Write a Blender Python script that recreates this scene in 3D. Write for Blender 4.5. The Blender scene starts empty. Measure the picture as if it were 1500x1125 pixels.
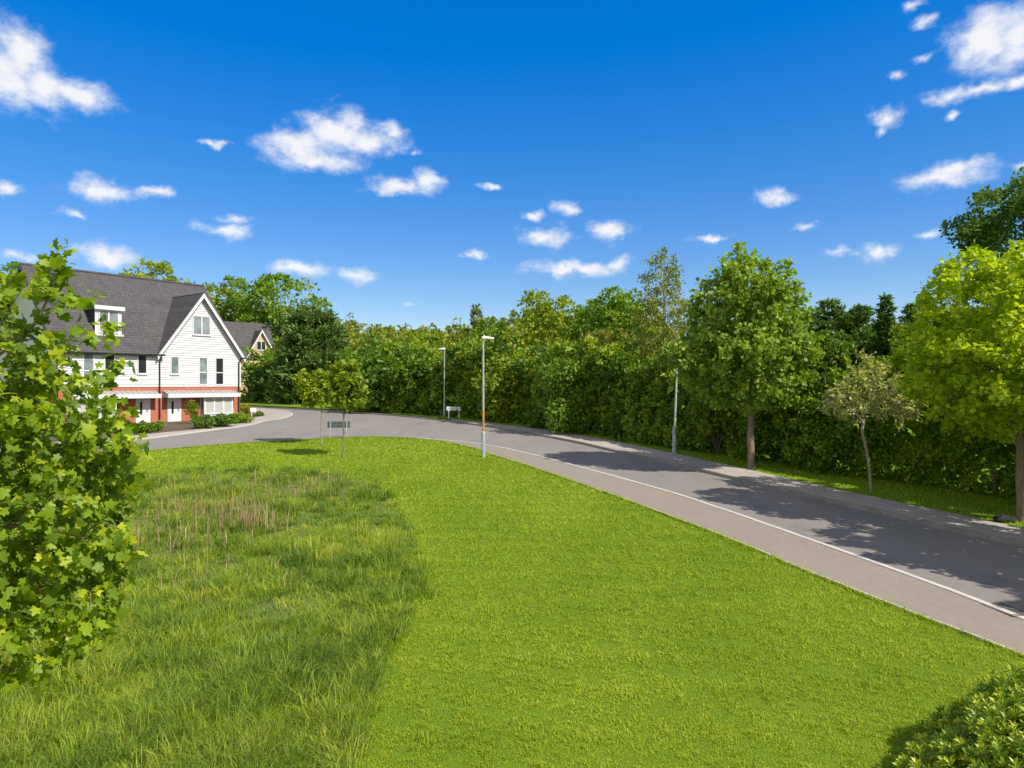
import bpy, bmesh, math, random
import numpy as np
from mathutils import Vector, Matrix

R = math.radians
rng = np.random.default_rng(11)
random.seed(11)
scene = bpy.context.scene
COL = scene.collection

# ------------------------------------------------------------------ camera, world, sun, exposure
CAM_Z = 4.63
cam_d = bpy.data.cameras.new("camera")
cam_d.sensor_width = 36.0
cam_d.lens = 24.0
cam_d.clip_end = 5000.0
cam = bpy.data.objects.new("camera", cam_d)
cam.location = (0, 0, CAM_Z)
cam.rotation_euler = (R(90), 0, 0)
COL.objects.link(cam)
scene.camera = cam

SUN_EL = R(45)
SUN_AZ = math.atan2(0.82, -0.57)          # clockwise from +Y, the way the camera looks
scene.view_settings.view_transform = 'Standard'
scene.view_settings.look = 'None'
scene.view_settings.gamma = 1.0
scene.view_settings.exposure = 0.45
scene.cycles.max_bounces = 6
scene.cycles.diffuse_bounces = 3
scene.cycles.transmission_bounces = 4
scene.cycles.glossy_bounces = 2

sun_d = bpy.data.lights.new("sun", 'SUN')
sun_d.energy = 4.3
sun_d.angle = R(0.5)
sun_d.color = (1.0, 0.955, 0.87)
sun = bpy.data.objects.new("sun", sun_d)
sdir = Vector((math.sin(SUN_AZ) * math.cos(SUN_EL), math.cos(SUN_AZ) * math.cos(SUN_EL), math.sin(SUN_EL)))
sun.rotation_euler = sdir.to_track_quat('Z', 'Y').to_euler()
sun.location = (40, -20, 60)
COL.objects.link(sun)


def build_world():
    w = bpy.data.worlds.new("World")
    scene.world = w
    w.use_nodes = True
    nt = w.node_tree
    N, L = nt.nodes, nt.links
    N.clear()
    out = N.new('ShaderNodeOutputWorld')
    bg = N.new('ShaderNodeBackground')
    bg.inputs[1].default_value = 0.13
    L.new(bg.outputs[0], out.inputs[0])
    sky = N.new('ShaderNodeTexSky')
    sky.sky_type = 'NISHITA'
    sky.sun_disc = False
    sky.sun_elevation = SUN_EL
    sky.sun_rotation = SUN_AZ
    sky.altitude = 0
    sky.air_density = 1.0
    sky.dust_density = 0.3
    sky.ozone_density = 4.0
    hsv = N.new('ShaderNodeHueSaturation')
    hsv.inputs['Hue'].default_value = 0.520
    hsv.inputs['Saturation'].default_value = 2.2
    hsv.inputs['Value'].default_value = 2.05
    gm = N.new('ShaderNodeGamma'); gm.inputs[1].default_value = 0.5
    L.new(sky.outputs[0], gm.inputs[0])
    L.new(gm.outputs[0], hsv.inputs['Color'])

    tc = N.new('ShaderNodeTexCoord')
    nrm = N.new('ShaderNodeVectorMath'); nrm.operation = 'NORMALIZE'
    L.new(tc.outputs['Generated'], nrm.inputs[0])
    sep = N.new('ShaderNodeSeparateXYZ'); L.new(nrm.outputs[0], sep.inputs[0])

    def math_(op, a, b=None, c=None):
        m = N.new('ShaderNodeMath'); m.operation = op
        for i, v in enumerate((a, b, c)):
            if v is None:
                continue
            if isinstance(v, (int, float)):
                m.inputs[i].default_value = v
            else:
                L.new(v, m.inputs[i])
        return m.outputs[0]
    az = math_('ARCTAN2', sep.outputs[0], sep.outputs[1])
    el = math_('ARCSINE', sep.outputs[2])
    comb = N.new('ShaderNodeCombineXYZ')
    L.new(az, comb.inputs[0]); L.new(el, comb.inputs[1])
    # break the outlines up
    wn = N.new('ShaderNodeTexNoise'); wn.inputs['Scale'].default_value = 20; wn.inputs['Detail'].default_value = 6
    wn.inputs['Roughness'].default_value = 0.58
    L.new(comb.outputs[0], wn.inputs['Vector'])
    ws = N.new('ShaderNodeVectorMath'); ws.operation = 'SUBTRACT'; ws.inputs[1].default_value = (.5, .5, .5)
    L.new(wn.outputs['Color'], ws.inputs[0])
    wm = N.new('ShaderNodeVectorMath'); wm.operation = 'MULTIPLY_ADD'; wm.inputs[1].default_value = (.065, .04, 0)
    L.new(ws.outputs[0], wm.inputs[0]); L.new(comb.outputs[0], wm.inputs[2])
    # (x, y, half width, half height, thinness): directions of the clouds
    clouds = [(28, 78, 50, 48, 0), (62, 125, 60, 38, 0), (112, 136, 56, 26, .05), (0, 110, 52, 48, 0), (15, 50, 34, 26, .1),
              (438, 220, 58, 28, 0), (495, 195, 56, 34, 0), (540, 206, 58, 24, .05), (470, 238, 62, 16, .15), (578, 196, 26, 14, .1),
              (585, 274, 62, 15, .1), (628, 265, 28, 14, .05), (18, 280, 34, 13, .15), (145, 276, 48, 20, .05), (228, 279, 32, 13, .1),
              (100, 314, 28, 11, .25), (160, 375, 62, 18, .1), (30, 373, 46, 12, .3), (330, 336, 50, 15, .25), (345, 320, 28, 9, .35),
              (435, 392, 56, 14, .12), (525, 400, 46, 16, .25), (600, 441, 30, 7, .5),
              (798, 347, 42, 18, .05), (897, 336, 34, 17, .05), (840, 392, 84, 15, .15), (900, 385, 32, 14, .25), (832, 305, 30, 12, .2),
              (780, 313, 22, 9, .3), (700, 369, 19, 9, .15), (718, 272, 18, 8, .35),
              (1135, 284, 34, 12, .08), (1178, 332, 22, 10, .2), (1040, 351, 32, 8, .2), (1290, 370, 40, 13, .1), (1235, 368, 34, 9, .35),
              (1365, 342, 32, 11, .25), (1372, 266, 66, 18, .05), (1405, 250, 48, 16, .05), (1440, 58, 56, 40, -.05), (1492, 46, 50, 46, -.05),
              (1395, 140, 50, 14, .15), (1445, 124, 50, 14, .2), (1495, 112, 34, 14, .1), (1302, 176, 28, 20, .22), (1288, 196, 20, 10, .35),
              (1310, 112, 22, 13, .4), (1350, 84, 22, 14, .42), (1405, 169, 24, 9, .38), (1358, 24, 28, 14, .4), (1340, 3, 30, 10, .4),
              (318, 208, 28, 8, .4), (612, 227, 20, 8, .45), (1500, 240, 34, 10, .4),
              (-120, 120, 110, 60, 0), (-260, 300, 90, 25, .1), (1700, 150, 130, 60, 0), (1650, 330, 90, 20, .1), (300, -120, 160, 50, .1), (1000, -220, 180, 60, .1)]
    acc = None
    for (px, py, hw, hh, thin) in clouds:
        u, v = (px - 750) / 1000., (562.5 - py) / 1000.
        a = math.atan2(u, 1.0)
        e = math.atan2(v, math.hypot(1, u))
        da = hw / 1000. / (1 + u * u) * 1.06
        de = hh / 1000. / math.hypot(1, u) * 1.06
        m = N.new('ShaderNodeVectorMath'); m.operation = 'MULTIPLY_ADD'
        m.inputs[1].default_value = (1 / da, 1 / de, 0)
        m.inputs[2].default_value = (-a / da, -e / de, 0)
        L.new(wm.outputs[0], m.inputs[0])
        ln = N.new('ShaderNodeVectorMath'); ln.operation = 'LENGTH'
        L.new(m.outputs[0], ln.inputs[0])
        d = math_('ADD', ln.outputs['Value'], thin)
        acc = d if acc is None else math_('SMOOTH_MIN', acc, d, 0.35)
    fb = N.new('ShaderNodeTexNoise'); fb.inputs['Scale'].default_value = 30; fb.inputs['Detail'].default_value = 9
    fb.inputs['Roughness'].default_value = 0.6
    sc = N.new('ShaderNodeVectorMath'); sc.operation = 'MULTIPLY'; sc.inputs[1].default_value = (1, 1.6, 1)
    L.new(comb.outputs[0], sc.inputs[0]); L.new(sc.outputs[0], fb.inputs['Vector'])
    nn = math_('MULTIPLY_ADD', fb.outputs['Fac'], 1.45, -0.74)
    dens = math_('ADD', math_('SUBTRACT', 1.0, acc), nn)
    al = N.new('ShaderNodeMapRange'); al.interpolation_type = 'SMOOTHSTEP'
    al.inputs['From Min'].default_value = -0.24; al.inputs['From Max'].default_value = 0.86
    al.inputs['To Max'].default_value = 0.95
    L.new(dens, al.inputs['Value'])
    shade = N.new('ShaderNodeMapRange'); shade.interpolation_type = 'SMOOTHSTEP'
    shade.inputs['From Min'].default_value = 0.1; shade.inputs['From Max'].default_value = 0.62
    fb2 = N.new('ShaderNodeTexNoise'); fb2.inputs['Scale'].default_value = 34; fb2.inputs['Detail'].default_value = 6
    L.new(comb.outputs[0], fb2.inputs['Vector'])
    L.new(math_('ADD', math_('MULTIPLY', dens, 0.55), math_('MULTIPLY_ADD', fb2.outputs['Fac'], 1.2, -0.4)), shade.inputs['Value'])
    cc = N.new('ShaderNodeMix'); cc.data_type = 'RGBA'
    cc.inputs['A'].default_value = (3.7, 4.3, 5.2, 1); cc.inputs['B'].default_value = (5.4, 5.4, 5.5, 1)
    L.new(shade.outputs[0], cc.inputs['Factor'])
    mx = N.new('ShaderNodeMix'); mx.data_type = 'RGBA'
    L.new(al.outputs[0], mx.inputs['Factor']); L.new(hsv.outputs[0], mx.inputs['A']); L.new(cc.outputs['Result'], mx.inputs['B'])
    # unseen cloud added behind and above the camera as neutral fill light
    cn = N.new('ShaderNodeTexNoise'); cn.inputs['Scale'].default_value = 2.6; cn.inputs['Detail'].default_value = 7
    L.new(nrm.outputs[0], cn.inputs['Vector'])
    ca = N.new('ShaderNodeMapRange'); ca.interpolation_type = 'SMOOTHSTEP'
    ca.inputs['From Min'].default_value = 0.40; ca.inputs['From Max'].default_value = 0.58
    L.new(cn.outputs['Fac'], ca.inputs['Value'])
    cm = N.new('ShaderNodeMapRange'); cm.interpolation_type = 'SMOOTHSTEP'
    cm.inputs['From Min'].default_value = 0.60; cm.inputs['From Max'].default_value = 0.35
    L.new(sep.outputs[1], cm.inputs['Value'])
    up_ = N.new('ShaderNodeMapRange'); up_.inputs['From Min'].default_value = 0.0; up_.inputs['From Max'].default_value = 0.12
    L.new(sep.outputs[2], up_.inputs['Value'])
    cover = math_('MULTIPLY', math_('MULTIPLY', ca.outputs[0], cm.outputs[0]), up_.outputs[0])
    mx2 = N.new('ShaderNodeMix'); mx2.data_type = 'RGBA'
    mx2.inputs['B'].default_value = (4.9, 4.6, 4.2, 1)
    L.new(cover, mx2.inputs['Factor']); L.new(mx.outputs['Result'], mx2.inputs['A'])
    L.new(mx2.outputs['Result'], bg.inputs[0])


build_world()

# ------------------------------------------------------------------ materials
MATS = {}


class NB:
    def __init__(self, name):
        self.m = bpy.data.materials.new(name)
        self.m.use_nodes = True
        self.nt = self.m.node_tree
        self.N, self.L = self.nt.nodes, self.nt.links
        self.N.clear()
        self.out = self.N.new('ShaderNodeOutputMaterial')
        MATS[name] = self.m

    def n(self, t, **kw):
        x = self.N.new(t)
        for k, v in kw.items():
            setattr(x, k, v)
        return x

    def noise(self, scale, detail=5, rough=.55, coord='Object', sv=None):
        tc = self.n('ShaderNodeTexCoord')
        t = self.n('ShaderNodeTexNoise')
        t.inputs['Scale'].default_value = scale
        t.inputs['Detail'].default_value = detail
        t.inputs['Roughness'].default_value = rough
        if sv:
            mp = self.n('ShaderNodeMapping'); mp.inputs['Scale'].default_value = sv
            self.L.new(tc.outputs[coord], mp.inputs[0]); self.L.new(mp.outputs[0], t.inputs['Vector'])
        else:
            self.L.new(tc.outputs[coord], t.inputs['Vector'])
        return t.outputs['Fac']

    def ramp(self, fac, stops):
        r = self.n('ShaderNodeValToRGB')
        while len(r.color_ramp.elements) < len(stops):
            r.color_ramp.elements.new(.5)
        for e, (p, c) in zip(r.color_ramp.elements, stops):
            e.position = p
            e.color = tuple(c) + (1,)
        self.L.new(fac, r.inputs[0])
        return r.outputs[0]

    def mix(self, fac, a, b, blend='MIX'):
        x = self.n('ShaderNodeMix', data_type='RGBA', blend_type=blend)
        for s, v in (('Factor', fac), ('A', a), ('B', b)):
            if isinstance(v, (int, float)):
                x.inputs[s].default_value = v
            elif isinstance(v, tuple):
                x.inputs[s].default_value = v + (1,) if len(v) == 3 else v
            else:
                self.L.new(v, x.inputs[s])
        return x.outputs['Result']

    def bsdf(self, col, rough=.7, spec=.3, metal=0., bump=None, bstr=.3, bdist=.02):
        b = self.n('ShaderNodeBsdfPrincipled')
        if isinstance(col, tuple):
            b.inputs['Base Color'].default_value = col + (1,)
        else:
            self.L.new(col, b.inputs['Base Color'])
        if isinstance(rough, (int, float)):
            b.inputs['Roughness'].default_value = rough
        else:
            self.L.new(rough, b.inputs['Roughness'])
        b.inputs['Specular IOR Level'].default_value = spec
        b.inputs['Metallic'].default_value = metal
        if bump is not None:
            bn = self.n('ShaderNodeBump')
            bn.inputs['Strength'].default_value = bstr
            bn.inputs['Distance'].default_value = bdist
            self.L.new(bump, bn.inputs['Height'])
            self.L.new(bn.outputs[0], b.inputs['Normal'])
        return b

    def done(self, sh):
        self.L.new(sh.outputs[0], self.out.inputs[0])
        return self.m


def leaf_mat(name, c0, c1, c2, trans=.38, tcol=None, rough=.5, spec=.35):
    """leaf colour varies from leaf to leaf (the tint attribute); part of the light passes through the blade"""
    b = NB(name)
    at = b.n('ShaderNodeAttribute', attribute_name='tint')
    col = b.ramp(at.outputs['Fac'], [(0., c0), (.5, c1), (1., c2)])
    p = b.bsdf(col, rough, spec)
    t = b.n('ShaderNodeBsdfTranslucent')
    tc = b.mix(1.0, col, (tcol or (1.5, 1.45, .6)), 'MULTIPLY')
    b.L.new(tc, t.inputs[0])
    ms = b.n('ShaderNodeMixShader')
    ms.inputs[0].default_value = trans
    b.L.new(p.outputs[0], ms.inputs[1]); b.L.new(t.outputs[0], ms.inputs[2])
    return b.done(ms)


def simple_mat(name, col, rough=.6, spec=.3, metal=0., var=.12, scale=3., bstr=0.):
    b = NB(name)
    f = b.noise(scale, 6)
    lo = tuple(max(0, c * (1 - var)) for c in col)
    hi = tuple(min(1, c * (1 + var)) for c in col)
    c = b.ramp(f, [(.3, lo), (.7, hi)])
    return b.done(b.bsdf(c, rough, spec, metal, f if bstr else None, bstr))


def make_materials():
    leaf_mat('maple_leaf', (0.075, 0.14, 0.010), (0.21, 0.32, 0.012), (0.48, 0.52, 0.02), .40)
    leaf_mat('plane_leaf', (0.12, 0.205, 0.02), (0.215, 0.335, 0.028), (0.38, 0.49, 0.07), .36)
    leaf_mat('gold_leaf', (0.22, 0.34, 0.012), (0.375, 0.49, 0.014), (0.58, 0.65, 0.022), .48)
    leaf_mat('variegated_leaf', (0.19, 0.24, 0.05), (0.37, 0.40, 0.12), (0.64, 0.62, 0.28), .30)
    leaf_mat('young_leaf', (0.120, 0.184, 0.015), (0.216, 0.299, 0.017), (0.348, 0.402, 0.023), .38)
    leaf_mat('birch_leaf', (0.126, 0.175, 0.023), (0.224, 0.263, 0.032), (0.364, 0.350, 0.053), .36)
    leaf_mat('hedge_leaf', (0.062, 0.138, 0.014), (0.155, 0.265, 0.017), (0.34, 0.42, 0.022), .30)
    leaf_mat('spring_leaf', (0.143, 0.216, 0.013), (0.247, 0.324, 0.014), (0.377, 0.408, 0.019), .36)
    leaf_mat('oak_leaf', (0.082, 0.165, 0.016), (0.145, 0.265, 0.018), (0.26, 0.355, 0.022), .34)
    leaf_mat('olive_leaf', (0.120, 0.144, 0.021), (0.204, 0.228, 0.029), (0.288, 0.288, 0.042), .34)
    leaf_mat('pine_needle', (0.075, 0.150, 0.034), (0.125, 0.210, 0.048), (0.19, 0.28, 0.065), .2)
    leaf_mat('dark_leaf', (0.053, 0.115, 0.019), (0.090, 0.176, 0.023), (0.150, 0.243, 0.029), .28)
    leaf_mat('shrub_leaf', (0.084, 0.165, 0.015), (0.144, 0.253, 0.017), (0.264, 0.363, 0.021), .3)
    leaf_mat('laurel_leaf', (0.09, 0.18, 0.012), (0.24, 0.35, 0.014), (0.52, 0.55, 0.02), .3, rough=.35, spec=.5)
    leaf_mat('golden_shrub_leaf', (.25, .24, .016), (.38, .33, .018), (.48, .42, .03), .35)
    leaf_mat('wood_leaf', (0.156, 0.207, 0.019), (0.228, 0.276, 0.023), (0.324, 0.333, 0.037), .34)
    leaf_mat('lawn_blade', (0.19, 0.28, 0.009), (0.32, 0.42, 0.013), (0.43, 0.50, 0.034), .34, rough=.55)
    leaf_mat('meadow_blade', (0.075, 0.15, 0.014), (0.255, 0.36, 0.022), (0.46, 0.48, 0.06), .36, rough=.55)
    leaf_mat('dry_stem', (.24, .15, .08), (.36, .24, .13), (.5, .38, .22), .2)

    for nm, c in (('bark_brown', (.26, .19, .125)), ('bark_grey', (.25, .20, .15)), ('bark_pale', (.36, .30, .22))):
        b = NB(nm)
        f = b.noise(9, 7, .65, sv=(3, 3, .6))
        c_ = b.ramp(f, [(.3, tuple(x * .55 for x in c)), (.7, tuple(min(1, x * 1.25) for x in c))])
        b.done(b.bsdf(c_, .85, .15, 0, f, .5, .02))

    b = NB('ground_grass')
    f1, f2, f3 = b.noise(.35, 5), b.noise(3.2, 6, .65), b.noise(40, 3, .6)
    c = b.ramp(f1, [(.3, (.12, .205, .010)), (.52, (.165, .26, .011)), (.72, (.23, .30, .018))])
    c = b.mix(.35, c, b.ramp(f2, [(.3, (.10, .18, .010)), (.7, (.24, .32, .018))]))
    c = b.mix(.35, c, b.ramp(f3, [(.35, (.05, .09, .006)), (.65, (.20, .29, .02))]))
    b.done(b.bsdf(c, .9, .1, 0, f3, .8, .06))

    b = NB('verge_turf')
    f1, f2 = b.noise(1.1, 5), b.noise(30, 4, .6)
    c = b.ramp(f1, [(.3, (.11, .21, .010)), (.7, (.19, .31, .014))])
    c = b.mix(.4, c, b.ramp(f2, [(.35, (.06, .12, .008)), (.65, (.2, .32, .02))]))
    b.done(b.bsdf(c, .9, .1, 0, f2, .6, .05))

    b = NB('asphalt')
    f1, f2, f3 = b.noise(.22, 6, .6), b.noise(2.2, 6, .7, sv=(1, .35, 1)), b.noise(120, 2, .7)
    c = b.ramp(f1, [(.3, (.20, .178, .154)), (.7, (.25, .224, .196))])
    c = b.mix(.45, c, b.ramp(f2, [(.3, (.18, .162, .142)), (.7, (.285, .257, .226))]))
    c = b.mix(.5, c, b.ramp(f3, [(.35, (.14, .126, .11)), (.65, (.34, .306, .268))]), 'MIX')
    # lengths of the surface darkened by wheels, oil and old patches
    f4 = b.noise(.5, 8, .78, sv=(1, .3, 1))
    c = b.mix(.65, c, b.ramp(f4, [(.30, (.12, .11, .10)), (.42, (.215, .192, .168)), (.62, (.25, .224, .196)), (.75, (.33, .30, .265))]))
    b.done(b.bsdf(c, .85, .2, 0, f3, .5, .01))

    b = NB('path_tarmac')
    f1, f2, f3 = b.noise(.5, 6, .6), b.noise(5, 6, .7), b.noise(90, 2, .7)
    c = b.ramp(f1, [(.3, (.235, .194, .152)), (.7, (.30, .25, .198))])
    c = b.mix(.5, c, b.ramp(f2, [(.3, (.19, .158, .125)), (.7, (.33, .277, .222))]))
    c = b.mix(.45, c, b.ramp(f3, [(.35, (.16, .132, .104)), (.65, (.38, .322, .258))]))
    b.done(b.bsdf(c, .88, .2, 0, f3, .5, .01))

    b = NB('paving')
    f1, f3 = b.noise(.8, 6, .7), b.noise(60, 3, .7)
    c = b.ramp(f1, [(.3, (.33, .285, .24)), (.7, (.46, .40, .34))])
    c = b.mix(.4, c, b.ramp(f3, [(.35, (.24, .20, .17)), (.65, (.5, .44, .38))]))
    b.done(b.bsdf(c, .88, .2, 0, f3, .5, .01))

    b = NB('kerb_stone')
    f1, f3 = b.noise(1.6, 6, .7), b.noise(45, 3, .7)
    c = b.ramp(f1, [(.3, (.46, .42, .36)), (.7, (.62, .57, .5))])
    c = b.mix(.3, c, b.ramp(f3, [(.35, (.3, .27, .23)), (.65, (.66, .61, .54))]))
    b.done(b.bsdf(c, .85, .2, 0, f3, .4, .01))

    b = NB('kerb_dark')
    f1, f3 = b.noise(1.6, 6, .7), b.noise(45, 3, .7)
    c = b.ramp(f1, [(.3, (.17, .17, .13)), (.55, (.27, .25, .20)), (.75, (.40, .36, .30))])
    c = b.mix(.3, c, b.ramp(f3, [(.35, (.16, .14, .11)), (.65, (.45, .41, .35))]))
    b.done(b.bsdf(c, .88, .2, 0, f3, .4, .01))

    b = NB('thatch')
    f1, f2 = b.noise(2.2, 7, .7), b.noise(30, 4, .7)
    c = b.ramp(f1, [(.3, (.08, .13, .02)), (.55, (.13, .17, .035)), (.75, (.20, .18, .07))])
    c = b.mix(.5, c, b.ramp(f2, [(.3, (.05, .08, .012)), (.7, (.22, .25, .07))]))
    b.done(b.bsdf(c, .95, .1, 0, f2, .8, .04))

    b = NB('soil')
    f1 = b.noise(6, 7, .7)
    b.done(b.bsdf(b.ramp(f1, [(.3, (.07, .055, .035)), (.7, (.17, .13, .085))]), .95, .1, 0, f1, .7, .05))

    # house
    b = NB('brick')
    tc = b.n('ShaderNodeTexCoord')
    sp = b.n('ShaderNodeSeparateXYZ'); b.L.new(tc.outputs['Object'], sp.inputs[0])
    ad = b.n('ShaderNodeMath', operation='ADD'); b.L.new(sp.outputs[0], ad.inputs[0]); b.L.new(sp.outputs[1], ad.inputs[1])
    cb = b.n('ShaderNodeCombineXYZ'); b.L.new(ad.outputs[0], cb.inputs[0]); b.L.new(sp.outputs[2], cb.inputs[1])
    br = b.n('ShaderNodeTexBrick')
    br.inputs['Scale'].default_value = 1.0
    br.inputs['Color1'].default_value = (.46, .125, .062, 1)
    br.inputs['Color2'].default_value = (.34, .075, .045, 1)
    br.inputs['Mortar'].default_value = (.42, .30, .23, 1)
    br.inputs['Brick Width'].default_value = .225; br.inputs['Row Height'].default_value = .075
    br.inputs['Mortar Size'].default_value = .009
    b.L.new(cb.outputs[0], br.inputs['Vector'])
    c = b.mix(.35, br.outputs['Color'], b.ramp(b.noise(3, 7, .7), [(.3, (.28, .055, .035)), (.7, (.56, .19, .1))]))
    b.done(b.bsdf(c, .85, .15, 0, br.outputs['Fac'], -.4, .01))

    b = NB('roof_tile')
    tc = b.n('ShaderNodeTexCoord')
    sp = b.n('ShaderNodeSeparateXYZ'); b.L.new(tc.outputs['Object'], sp.inputs[0])
    cb = b.n('ShaderNodeCombineXYZ'); b.L.new(sp.outputs[0], cb.inputs[0]); b.L.new(sp.outputs[2], cb.inputs[1])
    br = b.n('ShaderNodeTexBrick')
    br.inputs['Scale'].default_value = 1.0
    br.inputs['Color1'].default_value = (.098, .090, .090, 1)
    br.inputs['Color2'].default_value = (.068, .062, .064, 1)
    br.inputs['Mortar'].default_value = (.022, .021, .022, 1)
    br.inputs['Brick Width'].default_value = .34; br.inputs['Row Height'].default_value = .23
    br.inputs['Mortar Size'].default_value = .016
    b.L.new(cb.outputs[0], br.inputs['Vector'])
    c = b.mix(.3, br.outputs['Color'], b.ramp(b.noise(1.4, 7, .7), [(.3, (.05, .046, .048)), (.7, (.135, .125, .12))]))
    b.done(b.bsdf(c, .75, .25, 0, br.outputs['Fac'], -.8, .03))

    b = NB('board_white')
    f = b.noise(1.2, 6, .6, sv=(.6, .6, 4))
    b.done(b.bsdf(b.ramp(f, [(.3, (.56, .565, .57)), (.7, (.64, .64, .64))]), .55, .3))
    simple_mat('trim_white', (.66, .66, .66), .4, .4, var=.03)
    simple_mat('lead_grey', (.36, .34, .33), .55, .3, var=.14, scale=6)
    simple_mat('dormer_cheek', (.035, .045, .06), .6, .3)
    simple_mat('gutter_black', (.022, .022, .025), .4, .4)
    simple_mat('door_white', (.64, .65, .66), .4, .4, var=.03)
    simple_mat('tan_render', (.55, .38, .22), .85, .15, var=.1)
    b = NB('window_glass')
    f = b.noise(.9, 3)
    b.done(b.bsdf(b.ramp(f, [(.35, (.13, .16, .165)), (.65, (.30, .345, .345))]), .06, .6))
    b = NB('window_glass_dark')
    b.done(b.bsdf((.025, .03, .03), .05, .6))
    b = NB('blind')
    tc = b.n('ShaderNodeTexCoord')
    wv = b.n('ShaderNodeTexWave', wave_type='BANDS', bands_direction='Z')
    wv.inputs['Scale'].default_value = 9
    b.L.new(tc.outputs['Object'], wv.inputs['Vector'])
    b.done(b.bsdf(b.ramp(wv.outputs['Fac'], [(.2, (.36, .37, .33)), (.8, (.52, .53, .48))]), .15, .5))

    # street furniture
    simple_mat('galvanised', (.47, .49, .49), .45, .5, .35, var=.15, scale=8)
    simple_mat('dapple_shade_grey', (.42, .43, .41), .6, .3, var=.55, scale=7)  # uneven grey paints the dappled tree shade onto the post
    simple_mat('column_paint', (.34, .40, .42), .5, .4, var=.12, scale=5)
    simple_mat('orange_band', (.44, .23, .07), .5, .4, var=.22, scale=4)
    simple_mat('lamp_white', (.74, .75, .73), .4, .4, var=.05)
    simple_mat('sign_white', (.78, .78, .76), .4, .4, var=.04)
    simple_mat('sign_back', (.10, .13, .135), .55, .4, var=.15, scale=8)
    simple_mat('letter_dark', (.16, .16, .17), .5, .3)
    simple_mat('tag_red', (.22, .05, .05), .5, .3)
    simple_mat('iron', (.13, .115, .10), .7, .4, var=.3, scale=25)
    simple_mat('slot_black', (.035, .032, .03), .9, .1)
    simple_mat('stone_dark', (.035, .033, .03), .9, .2, var=.5, scale=20, bstr=.5)
    simple_mat('stone_pale', (.38, .36, .30), .9, .2, var=.3, scale=20, bstr=.5)
    simple_mat('fence_grey', (.16, .19, .18), .8, .2, var=.2, scale=2)


make_materials()
M = MATS


# ------------------------------------------------------------------ helpers
def tag(o, label=None, cat=None, group=None, kind=None):
    if label: o['label'] = label
    if cat: o['category'] = cat
    if group: o['group'] = group
    if kind: o['kind'] = kind
    return o


def empty(name, loc, rz=0., parent=None):
    o = bpy.data.objects.new(name, None)
    o.location = loc
    o.rotation_euler = (0, 0, rz)
    o.empty_display_size = .3
    if parent: o.parent = parent
    COL.objects.link(o)
    return o


def np_mesh(name, verts, faces, mat, parent=None, tint=None, smooth=False, loc=None):
    """verts (n,3); faces (m,k) all of one size"""
    verts = np.ascontiguousarray(verts, dtype=np.float32)
    faces = np.ascontiguousarray(faces, dtype=np.int32)
    k = faces.shape[1]
    me = bpy.data.meshes.new(name)
    me.vertices.add(len(verts)); me.vertices.foreach_set('co', verts.ravel())
    me.loops.add(faces.size); me.loops.foreach_set('vertex_index', faces.ravel())
    me.polygons.add(len(faces))
    me.polygons.foreach_set('loop_start', np.arange(0, faces.size, k, dtype=np.int32))
    me.update(calc_edges=True)
    if smooth:
        me.polygons.foreach_set('use_smooth', np.ones(len(faces), dtype=bool))
    if tint is not None:
        a = me.attributes.new('tint', 'FLOAT', 'POINT')
        a.data.foreach_set('value', np.ascontiguousarray(tint, dtype=np.float32))
    me.materials.append(mat)
    o = bpy.data.objects.new(name, me)
    if parent: o.parent = parent
    if loc is not None: o.location = loc
    COL.objects.link(o)
    return o


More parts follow.
